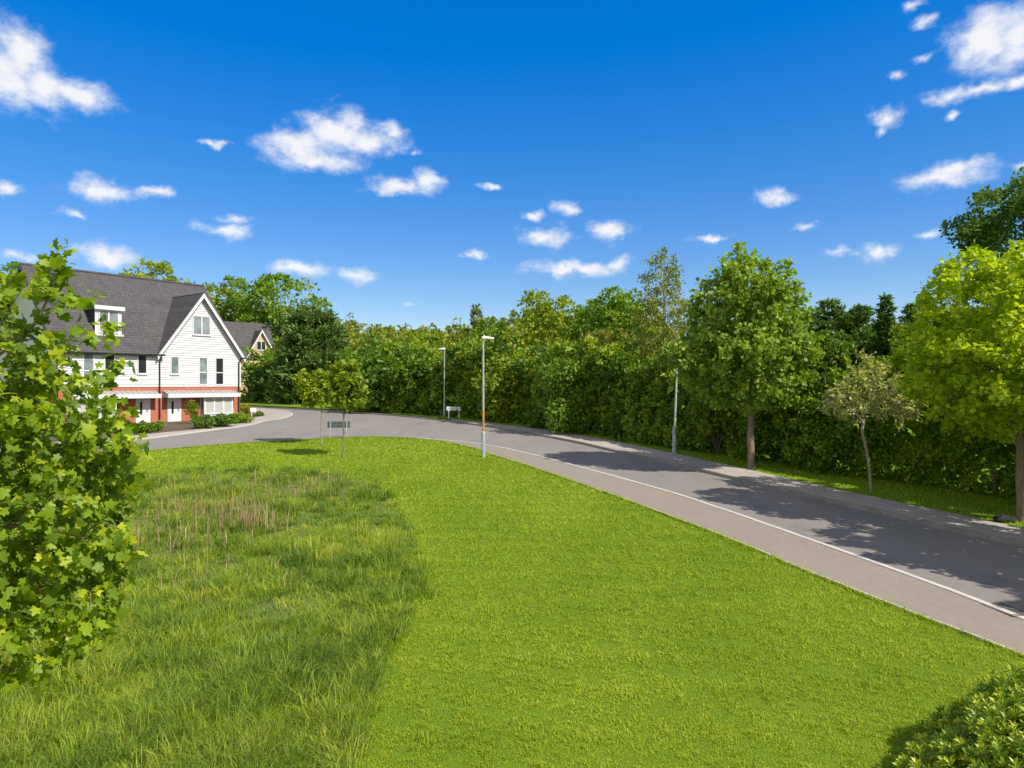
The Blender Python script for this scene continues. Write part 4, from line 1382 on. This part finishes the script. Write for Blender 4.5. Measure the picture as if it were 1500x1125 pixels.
def add(P, Dn, Nn, S, T, g, at, nrm, u, z, depth, L, step, line, n=None, top=False):
    c = at(np.array([u]), line)[0] + at(np.array([u]), nrm)[0] * depth
    out = -at(np.array([u]), nrm)[0]
    o3 = np.array((out[0], out[1], .55 if not top else 1.6))
    r = step * .78
    n = n or int(5.2 * (r / L) ** 2 * 1.4) + 6
    uu = unit(g.normal(size=(n, 3)) + o3 * .9)
    pos = np.array((c[0], c[1], float(H(c[0], c[1])) + z)) + uu * r * g.uniform(.45, 1.05, (n, 1))
    pos[:, 2] = np.maximum(pos[:, 2], H(c[0], c[1]) + .05)
    P.append(pos); Nn.append(unit(uu * .6 + np.array((0, 0, .5)) + g.normal(size=(n, 3)) * .5))
    Dn.append(unit(uu * .7 + g.normal(size=(n, 3)) * .7 + np.array((0, 0, .25))))
    S.append(L * g.uniform(.7, 1.45, n) * 1.35); T.append(np.clip(.45 + .16 * math.sin(u * .83 + 1.3 * math.sin(u * .31)) + .10 * math.sin(z * 1.7 + u * .6) + g.normal() * .19 + g.normal(size=n) * .17, 0, 1))


build_hedge()


def sized(px, top_py, w_px, Y, squash=1.0, bottom=None):
    """crown of a tree seen at px with its top at top_py and a width of w_px at distance Y"""
    x = (px - 750) / 1000. * Y
    gz = float(H(x, Y))
    top = CAM_Z + (562.5 - top_py) / 1000. * Y - gz
    r = w_px / 2000. * Y
    return (x, Y), top, r


def build_background():
    k = 0
    # (px, top, width, Y, material, label, tint, crown-bottom share)
    rows = [
        (10, 392, 130, 78, 'oak_leaf', 'green tree beyond the left end of the white house roof', .45, .3, 'tree'),
        (217, 386, 120, 92, 'spring_leaf', 'light green tree top behind the middle of the white house ridge', .5, .3, 'tree'),
        (335, 412, 90, 122, 'spring_leaf', 'light green tree just right of the white house roof', .35, .25, 'tree'),
        (412, 411, 150, 118, 'oak_leaf', 'broad round tree behind the distant tan house', .55, .15, 'tree'),
        (372, 512, 74, 84, 'oak_leaf', 'low green tree in front of the distant tan house', .45, .05, 'tree'),
        (425, 500, 80, 90, 'spring_leaf', 'bright green tree right of the distant tan house', .3, .05, 'tree'),
        (560, 500, 120, 78, 'oak_leaf', 'rounded green tree above the far end of the hedge', .5, .1, 'tree'),
        (640, 497, 130, 76, 'spring_leaf', 'pale green tree above the hedge left of the far lamp', .3, .1, 'tree'),
        (798, 438, 140, 66, 'spring_leaf', 'bright yellow-green tree rising above the hedge behind the lamp posts', .5, .12, 'tree'),
        (730, 470, 90, 70, 'oak_leaf', 'mid green tree above the hedge just left of the bright yellow-green one', .5, .1, 'tree'),
        (868, 452, 70, 62, 'oak_leaf', 'dark green tree between the yellow-green tree and the round-topped one', .3, .1, 'tree'),
        (905, 428, 110, 58, 'oak_leaf', 'round-topped green tree left of the birch', .62, .12, 'tree'),
        (1040, 470, 110, 46, 'oak_leaf', 'green tree above the hedge behind the tall roadside tree', .4, .1, 'tree'),
        (1160, 455, 90, 44, 'dark_leaf', 'dark green tree above the hedge right of the tall roadside tree', .5, .1, 'tree'),
        (1515, 262, 190, 30, 'dark_leaf', 'tall dark green tree behind the golden tree', .6, .12, 'tree'),
        (1410, 440, 150, 34, 'dark_leaf', 'dark green tree above the hedge behind the golden tree', .4, .1, 'tree'),
    ]
    for (px, top, w, Y, mt, lab, tc, bot, cat) in rows:
        base, ht, r = sized(px, top, w, Y)
        zc = ht * (.5 + bot / 2); rz = ht * (.5 - bot / 2)
        g = np.random.default_rng(100 + k)
        ells = [(0, 0, zc, r, r * .9, rz)]
        if rz > r * .7:
            ells = [(0, 0, ht - r * .85, r * .92, r * .85, r * .85), (0, 0, ht * bot + rz * .7, r, r * .95, rz * .7)]
        for j in range(4):
            a = g.uniform(0, 6.28)
            ells.append((math.cos(a) * r * .5, math.sin(a) * r * .5, ht - r * g.uniform(.55, 1.2), r * .5, r * .5, r * .45))
        area = 4 * math.pi * r * max(r, rz)
        L = max(.15, .0042 * Y)
        per = 46
        n_cl = int(np.clip(area / (r * .26) ** 2 * .42, 60, 260))
        per = int(np.clip(area * 5.5 / (L * L) / n_cl * .42, 26, 150))
        clump_tree('tree', lab, cat, base, ht, ells, M[mt], M['bark_grey'], n_cl, per, r * .27, L * 1.45, 100 + k, .5, max(.12, r * .06), tint_c=tc)
        k += 1

    # bluish dark pine beside the road and its shadowy neighbour
    def conifer(px, top, w, Y, label, mat, seed, bottom=.06, dens=1.0, cat='conifer', blunt=.35):
        g = np.random.default_rng(seed)
        base, ht, r = sized(px, top, w, Y)
        root = empty('conifer_tree', (base[0], base[1], float(H(*base))))
        tag(root, label, cat)
        p0, p1, P, Dn, Nn, T = [], [], [], [], [], []
        z = ht * bottom
        L = max(.22, .0075 * Y)
        while z < ht * .99:
            f = 1 - (z - ht * bottom) / (ht * (1 - bottom))
            rr = r * (f ** blunt if blunt < 1 else f)
            nb = max(4, int(9 * dens * (.4 + f)))
            for j in range(nb):
                a = g.uniform(0, 6.283); ln = max(.25, rr * g.uniform(.6, 1.08))
                d = np.array((math.cos(a), math.sin(a), g.uniform(-.15, .35)))
                s = np.array((0, 0, z)); e = s + d * ln
                p0.append(s); p1.append(e)
                m = max(8, int(ln / L * 16))
                tt = g.uniform(.25, 1.05, m)[:, None]
                q = s + (e - s) * tt + g.normal(size=(m, 3)) * .11 * ln * .6
                P.append(q); Dn.append(unit(d * .8 + g.normal(size=(m, 3)) * .6 + np.array((0, 0, .35)))); Nn.append(unit(np.array((0, 0, 1.)) + g.normal(size=(m, 3)) * .6))
                T.append(np.clip(.5 + g.normal() * .2 + g.normal(size=m) * .15, 0, 1))
            z += max(.22, .03 * ht)
        for j in range(10):
            P.append(np.array([(0, 0, ht * (.97 + .003 * j))])); Dn.append(unit(np.array([[g.normal() * .4, g.normal() * .4, 1.]]))); Nn.append(np.array([[1., 0, 0]])); T.append(np.array([.6]))
        p0, p1 = np.array(p0), np.array(p1)
        v, f_ = frusta(p0, p1, np.full(len(p0), .03), np.full(len(p0), .008), 4)
        v2, f2 = frusta(np.array([(0, 0, -.3)]), np.array([(0, 0, ht)]), np.array([max(.12, r * .07)]), np.array([.02]), 8)
        np_mesh('trunk', np.vstack([v2, v]), np.vstack([f2, f_ + len(v2)]), M['bark_brown'], root)
        P, Dn, Nn = (np.vstack(a_) for a_ in (P, Dn, Nn)); T = np.concatenate(T)
        leaves('crown', P, Dn, Nn, L * g.uniform(.7, 1.4, len(P)), T_LANCE, T, M[mat], root)
    conifer(457, 452, 120, 79, 'bushy blue-green pine beyond the two young trees', 'pine_needle', 301, .04, 1.7, blunt=.3)
    conifer(398, 535, 56, 82, 'small dark conifer by the far road edge in front of the fence', 'pine_needle', 302, .1, 1.5, blunt=.4)
    conifer(1215, 441, 110, 44, 'blue-green conifer above the hedge right of the tall roadside tree', 'pine_needle', 303, .2, 1.6, blunt=.42)
    conifer(1297, 434, 70, 39, 'slim pointed conifer rising above the hedge behind the variegated tree', 'dark_leaf', 304, .2, 1.6, blunt=.62)
    conifer(1257, 450, 110, 42, 'shorter dark conifer between two taller conifers above the hedge', 'dark_leaf', 305, .2, 1.7, blunt=.42)
    conifer(1345, 446, 120, 37, 'dark conifer above the hedge beside the golden tree', 'dark_leaf', 306, .2, 1.7, blunt=.45)

    # shrubs in front of the hedge
    def shrub(name, label, cat, px, top, w, base_py, mt, tc, seed, L=None, group=None, dz=.1, depth=None, flat=.75):
        x, y = G(px, base_py)
        g = np.random.default_rng(seed)
        ht = CAM_Z + (562.5 - top) / 1000. * y - float(H(x, y)) - dz
        r = w / 2000. * y
        root = empty(name, (x, y, float(H(x, y)) + dz)); tag(root, label, cat, group)
        Lf = L or max(.09, .0042 * y)
        ells = [(0, 0, ht * .52, r, depth or r * .9, ht * .5)]
        n_cl = 70 if r > .6 else 36
        per = int(np.clip(4 * math.pi * r * max(r, ht / 2) * 6 / (Lf * Lf) / n_cl * .5, 20, 140))
        pos, d, nr, sz, tint, c = clump_crown(ells, n_cl, per, max(.12, min(r, ht / 2) * .34), Lf * 1.3, g, .4, flat, tc)
        pos[:, 2] = np.maximum(pos[:, 2], .01)
        p1 = c[g.choice(len(c), min(14, len(c)), replace=False)]
        v, f = frusta(np.zeros((len(p1), 3)) + np.array((0, 0, -.05)), p1, np.full(len(p1), .03), np.full(len(p1), .008), 5)
        np_mesh('stems', v, f, M['bark_brown'], root)
        leaves('foliage', pos, d, nr, sz, T_DIAMOND, tint, M[mt], root)
    shrub('shrub', 'light green layered bush standing in front of the hedge by the white sign', 'shrub', 744, 528, 76, 621, 'spring_leaf', .35, 401)
    shrub('shrub', 'olive brown bush on top of the hedge below the round-topped tree', 'shrub', 893, 484, 86, 630, 'olive_leaf', .5, 402)
    shrub('shrub', 'yellow-green bush leaning out of the hedge between the slim post and the tall tree', 'shrub', 1052, 560, 70, 668.5, 'spring_leaf', .25, 421)
    shrub('shrub', 'bright bush bulging from the hedge between the tall tree and the variegated tree', 'shrub', 1185, 560, 80, 692, 'oak_leaf', .7, 422)
    shrub('shrub', 'broad mid green bush in the hedge right of the near lamp post', 'shrub', 838, 530, 90, 637.2, 'oak_leaf', .55, 423)
    shrub('shrub', 'dark bush in the hedge right behind the two young trees', 'shrub', 575, 520, 110, 605, 'oak_leaf', .3, 424)
    shrub('shrub', 'bright green bush among the hedge left of the lamp post painted with dappled shade', 'shrub', 952, 556, 60, 650, 'oak_leaf', .75, 403)
    # beds by the house
    shrub('shrub', 'low clipped green shrub left of the front door', 'shrub', 208, 619, 78, 633.5, 'shrub_leaf', .4, 411, .10)
    shrub('shrub', 'round dark green bush below the bay window, left of its pair', 'shrub', 299, 610, 30, 629, 'shrub_leaf', .2, 412, .10)
    shrub('shrub', 'round dark green bush below the bay window, right of its pair', 'shrub', 327, 608, 36, 626.5, 'shrub_leaf', .25, 413, .10)
    shrub('shrub', 'spreading yellow-green shrub at the house corner under the white board', 'shrub', 352, 606.5, 36, 621, 'shrub_leaf', .9, 414, .10)
    shrub('shrub', 'golden yellow shrub against the brick corner of the house', 'shrub', 360, 594, 18, 607, 'golden_shrub_leaf', .5, 415, .10)
    shrub('shrub', 'small dark green shrub right of the white board', 'shrub', 379, 604, 12, 611, 'shrub_leaf', .3, 416, .08)
    # climbing shrub by the door
    x, y = G(281, 622)
    clump_tree('climbing_shrub', 'leafy climbing shrub on the brick between door and bay window', 'shrub', (x, y), 2.0,
               [(0, 0, 1.3, .42, .3, .6), (.1, 0, .6, .25, .2, .5)], M['young_leaf'], M['bark_grey'], 26, 26, .18, .16, 417, .3, .03, tint_c=.35)


build_background()


def build_wood():
    """the far wooded rise: too many crowns to count"""
    g = np.random.default_rng(77)
    P, Dn, Nn, S, T = [], [], [], [], []
    for Y in np.arange(98, 150, 6.5):
        for px in np.arange(430, 960, 23):
            q = px + g.uniform(-12, 12)
            x = (q - 750) / 1000. * Y
            top_py = 462 + 10 * math.sin(q * .013) + g.uniform(-5, 9) - (6 if q > 850 else 0) + (150 - Y) * .55
            gz = float(H(x, Y))
            top = CAM_Z + (562.5 - top_py) / 1000. * Y
            r = g.uniform(1.7, 2.9)
            n_cl, per = 22, 24
            ells = [(x, Y, top - r * .9, r, r, r * 1.0), (x, Y, top - r * 2.2, r * 1.05, r, r * 1.2)]
            pos, d, nr, sz, tint, c = clump_crown(ells, n_cl, per, r * .36, .62, g, .5, .7, g.uniform(.15, .85))
            P.append(pos); Dn.append(d); Nn.append(nr); S.append(sz); T.append(tint)
    x = (697 - 750) / 1000. * 108.                           # the one pointed top that breaks the skyline
    for dz, r in ((0, .45), (-.8, .75), (-1.7, 1.0), (-2.8, 1.2)):
        zt = CAM_Z + (562.5 - 450) / 1000. * 108. + dz
        pos, d, nr, sz, tint, c = clump_crown([(x, 108., zt - .4, r, r, .6)], 8, 16, .4, .42, g, .4, .7, .1)
        P.append(pos); Dn.append(d); Nn.append(nr); S.append(sz); T.append(tint)
    o = leaves('wood', np.vstack(P), np.vstack(Dn), np.vstack(Nn), np.concatenate(S), T_DIAMOND, np.concatenate(T), M['wood_leaf'])
    tag(o, 'distant pale green wood on the rise beyond the hedge', 'wood', kind='stuff')


build_wood()


def build_near_bush():
    """glossy clipped bush at the bottom right corner: whorls of pointed leaves"""
    g = np.random.default_rng(91)
    cx, cy = 6.75, 7.0
    z0 = float(H(cx, cy))
    root = empty('bush', (cx, cy, z0))
    tag(root, 'glossy bush with whorled pointed leaves in the bottom right corner', 'bush')
    rx, ry, rz = 2.45, 1.8, 1.17
    n = 4600
    u = unit(g.normal(size=(n, 3))); u[:, 2] = np.abs(u[:, 2])
    lump = 1 + .07 * np.sin(u[:, 0] * 7 + 1) * np.cos(u[:, 1] * 6) + .05 * np.sin(u[:, 2] * 9)
    c = u * np.array((rx, ry, rz)) * (lump * g.uniform(.86, 1.02, n))[:, None]
    ax = unit(u * .8 + np.array((0, 0, .9)) + g.normal(size=(n, 3)) * .25)
    m = 9
    a1 = unit(np.cross(ax, np.array((.3, .9, .1)))); a2 = np.cross(ax, a1)
    th = (np.arange(m) * 2.4)[None, :, None] + g.uniform(0, 6.28, (n, 1, 1))
    rad = np.cos(th) * a1[:, None] + np.sin(th) * a2[:, None]
    el = np.linspace(.1, 1.5, m)[None, :, None]
    d = unit(rad + ax[:, None] * el + g.normal(size=(n, m, 3)) * .15)
    pos = c[:, None] + ax[:, None] * np.linspace(0, .05, m)[None, :, None]
    nr = unit(ax[:, None] * 1.0 - rad * el * .8 + g.normal(size=(n, m, 3)) * .1)
    tint = np.clip(.30 + np.linspace(0, .50, m)[None] + g.normal(size=(n, 1)) * .14 + g.normal(size=(n, m)) * .06, 0, 1)
    sz = np.linspace(.10, .07, m)[None] * g.uniform(.75, 1.2, (n, 1))
    leaves('foliage', pos.reshape(-1, 3), d.reshape(-1, 3), nr.reshape(-1, 3), sz.reshape(-1), T_OVAL2, tint.reshape(-1), M['laurel_leaf'], root)
    q = c[g.choice(n, 60, replace=False)] * .95
    v, f = frusta(np.zeros((60, 3)) + np.array((0, 0, -.05)), q, np.full(60, .03), np.full(60, .008), 5)
    np_mesh('stems', v, f, M['bark_brown'], root)


T_OVAL2 = (np.array([(0, 0, 0), (.35, .17, .05), (.7, .15, .03), (1, 0, -.06), (.7, -.15, .03), (.35, -.17, .05)]), np.array([(0, 3, 1), (1, 3, 2), (0, 5, 3), (3, 5, 4)]))
build_near_bush()


# ------------------------------------------------------------------ grass
def blades(name, x, y, ht, wd, bend, tint, mat, g, lean=None, dz=0.):
    """blades of three cross sections that curve over"""
    n = len(x)
    a = g.uniform(0, 6.283, n)
    side = np.stack([np.cos(a), np.sin(a), np.zeros(n)], 1)
    b = a + np.pi / 2 + g.normal(size=n) * .5
    fw = np.stack([np.cos(b), np.sin(b), np.zeros(n)], 1)
    if lean is not None: fw = unit(fw * .8 + lean)
    base = np.stack([x, y, H(x, y) + dz - .01], 1)
    up = np.array((0, 0, 1.))
    m1 = base + up * (ht * .58)[:, None] + fw * (bend * ht * .30)[:, None]
    tip = base + up * (ht * (1 - .25 * bend))[:, None] + fw * (bend * ht)[:, None]
    w = wd[:, None] * .5
    v = np.stack([base - side * w, base + side * w, m1 - side * w * .75, m1 + side * w * .75, tip], 1).reshape(-1, 3)
    i = (np.arange(n) * 5)[:, None]
    f = np.concatenate([i + np.array([[0, 1, 3]]), i + np.array([[0, 3, 2]]), i + np.array([[2, 3, 4]])], 1).reshape(-1, 3)
    return np_mesh(name, v, f, mat, None, np.repeat(np.clip(tint, 0, 1), 5))


def fbm(x, y, s, seed=0):
    r = np.random.default_rng(seed); z = 0
    for o in range(5):
        p = r.uniform(0, 6.28, 6); k = s * 1.7 ** o
        z = z + (np.sin(x * k * math.cos(p[0]) + y * k * math.sin(p[0]) + p[1]) * np.sin(x * k * math.cos(p[2]) * 1.3 + y * k * math.sin(p[2]) * 1.1 + p[3])) / 1.35 ** o
    return z


def build_grass():
    g = np.random.default_rng(55)
    # mown lawn
    n = 1500000
    Y = np.exp(g.uniform(math.log(6.2), math.log(52), n)); X = Y * g.uniform(-.86, .95, n)
    ok = inside(lawn_poly, X, Y) & ~inside(meadow_poly, X + g.normal(size=n) * .05, Y)
    X, Y = X[ok], Y[ok]
    n = len(X)
    sc = (Y / 9.) ** .75
    mb_ = curve(MEADOW_W, 400)[::8]
    dm = np.concatenate([np.min(np.hypot(a_[:, None] - mb_[None, :, 0], b_[:, None] - mb_[None, :, 1]), 1) for a_, b_ in zip(np.array_split(X, 20), np.array_split(Y, 20))])
    worn = .22 * np.exp(-((dm - .25) / .3) ** 2) * (X > -4)
    tuft = fbm(X, Y, 5.5, 41) + .7 * fbm(X, Y, 13., 42)
    patch = worn + fbm(X, Y, .55, 1) * .13 + fbm(X, Y, 2.3, 2) * .09
    o = blades('lawn_grass', X, Y, np.clip(.04 + .016 * tuft, .012, .085) * g.uniform(.6, 1.35, n) * sc ** .6, g.uniform(.005, .011, n) * sc, g.uniform(.3, 1.3, n), .42 + patch + .05 * tuft + g.normal(size=n) * .22, M['lawn_blade'], g)
    tag(o, 'short mown bright green lawn grass', 'grass', kind='stuff')
    # longer blades left by the mower along the edge of the path and road
    n = 16000
    i = g.integers(0, 219, n)
    q = lawn_edge[i] + (lawn_edge[i + 1] - lawn_edge[i]) * g.random((n, 1))
    tn = unit(np.gradient(lawn_edge, axis=0)[i]); sd = np.stack([-tn[:, 1], tn[:, 0]], 1)
    q = q + sd * (g.normal(size=n) * .035 + .03 + .03 * fbm(q[:, 0], q[:, 1], 1.5, 61))[:, None]
    ok = inside(lawn_poly, q[:, 0] , q[:, 1]) | (g.random(n) < .35)
    q = q[ok]; n = len(q); ds = np.hypot(q[:, 0], q[:, 1])
    o = blades('edge_grass', q[:, 0], q[:, 1], g.uniform(.05, .12, n), g.uniform(.006, .011, n) * (ds / 9) ** .6, g.uniform(.3, 1.3, n), .55 + g.normal(size=n) * .25, M['lawn_blade'], g, None, .01)
    tag(o, 'ragged fringe of longer grass along the edge of the lawn', 'grass', kind='stuff')
    # meadow: tussocks of many sizes, shorter growth and bare thatch between them
    mb_ = curve(MEADOW_W, 400)
    def in_meadow(x, y, j=.0):
        return inside(meadow_poly, x + j * fbm(x, y, 2.2, 31) * .5 + g.normal(size=len(x)) * .06, y + j * fbm(x, y, 2.0, 32) * .5 + g.normal(size=len(x)) * .06)
    N = 6500
    Yt = np.exp(g.uniform(math.log(6.2), math.log(30), N)); Xt = Yt * g.uniform(-.9, .0, N)
    dens = fbm(Xt, Yt, .75, 5)
    ok = in_meadow(Xt, Yt, .3) & (g.random(N) < np.clip(.62 + .28 * dens, .12, 1)); Xt, Yt, dens = Xt[ok], Yt[ok], dens[ok]
    per = 75
    big = g.random(len(Xt)) ** 2.2
    rt = .05 + .17 * big
    hgt = np.clip(.12 + .30 * big + .05 * dens + g.normal(size=len(Xt)) * .03, .07, .5)
    tt = np.clip(.42 + .17 * fbm(Xt, Yt, .8, 7) + g.normal(size=len(Xt)) * .26, .02, .95)
    X = np.repeat(Xt, per) + g.normal(size=len(Xt) * per) * np.repeat(rt, per) * .75
    Y = np.repeat(Yt, per) + g.normal(size=len(Xt) * per) * np.repeat(rt, per) * .75
    hh = np.repeat(hgt, per) * g.uniform(.45, 1.3, len(X))
    off = np.stack([X - np.repeat(Xt, per), Y - np.repeat(Yt, per), np.zeros(len(X))], 1) / np.repeat(rt, per)[:, None]
    tin = np.repeat(tt, per) + g.normal(size=len(X)) * .13
    n2 = 430000
    Y2 = np.exp(g.uniform(math.log(6.2), math.log(30), n2)); X2 = Y2 * g.uniform(-.9, .02, n2)
    f2 = fbm(X2, Y2, 1.6, 9)
    edge = np.min(np.hypot(X2[:, None] - mb_[None, ::8, 0], Y2[:, None] - mb_[None, ::8, 1]), 1)
    k2 = in_meadow(X2, Y2, .25) & (g.random(n2) < np.clip(.55 + .35 * f2 + .6 * np.exp(-edge / .5), .1, 1)); X2, Y2, f2, edge = X2[k2], Y2[k2], f2[k2], edge[k2]
    n2 = len(X2)
    h2 = np.clip(.10 + .04 * f2 + g.normal(size=n2) * .035 + .05 * np.exp(-edge / .5), .03, .4)
    t2 = .46 + .13 * fbm(X2, Y2, .6, 11) + g.normal(size=n2) * .2 - .12 * np.exp(-edge / .45)
    X = np.concatenate([X, X2]); Y = np.concatenate([Y, Y2]); hh = np.concatenate([hh, h2]); tin = np.concatenate([tin, t2])
    lean = np.vstack([off * .9, np.zeros((n2, 3))])
    n = len(X)
    o = blades('meadow_grass', X, Y, hh, g.uniform(.006, .012, n) * (Y / 9.) ** .6, g.uniform(.2, 1.1, n), tin, M['meadow_blade'], g, lean)
    tag(o, 'rough tussocky long grass left unmown beside the lawn', 'grass', kind='stuff')
    # dead stalks
    xs, ys = [], []
    for (px, py, m, sp) in ((365, 775, 200, .45), (345, 750, 130, .8), (270, 755, 150, .9), (300, 800, 90, 1.), (470, 710, 50, .8), (330, 720, 70, 1.2), (300, 850, 60, 1.3), (470, 735, 30, .8), (230, 790, 60, .9), (430, 730, 40, .9)):
        x, y = G(px, py)
        xs.append(x + g.normal(size=m) * sp); ys.append(y + g.normal(size=m) * sp * .8)
    X, Y = np.concatenate(xs), np.concatenate(ys); ok = inside(meadow_poly, X, Y); X, Y = X[ok], Y[ok]; n = len(X)
    o = blades('dry_grass', X, Y, g.uniform(.25, .85, n), g.uniform(.013, .022, n), np.abs(g.normal(size=n)) * .28, g.random(n), M['dry_stem'], g)
    tag(o, 'dry brown dead stalks standing in the long grass', 'grass', kind='stuff')
    # verge on the far side
    n = 60000
    i = g.integers(0, 159, n); t = g.random(n)[:, None]
    q = pave_back[i] + (pave_back[i + 1] - pave_back[i]) * g.random((n, 1))
    hl = hedge_line[np.clip((i * len(hedge_line) / 160 * .93).astype(int), 0, len(hedge_line) - 1)]
    d = unit(np.column_stack([np.gradient(pave_back[:, 1]), -np.gradient(pave_back[:, 0])])[i])
    d = np.where((np.sum(d * q, 1) > 0)[:, None], d, -d)
    q = q + d * (.03 + t * 3.6)
    dist = np.hypot(q[:, 0], q[:, 1])
    o = blades('verge_grass', q[:, 0], q[:, 1], g.uniform(.04, .09, n), g.uniform(.006, .010, n) * (dist / 9) ** .8, g.uniform(.3, 1., n), .4 + g.normal(size=n) * .18, M['lawn_blade'], g, None, .135)
    tag(o, 'shaded strip of grass between the far pavement and the hedge', 'grass', kind='stuff')


build_grass()
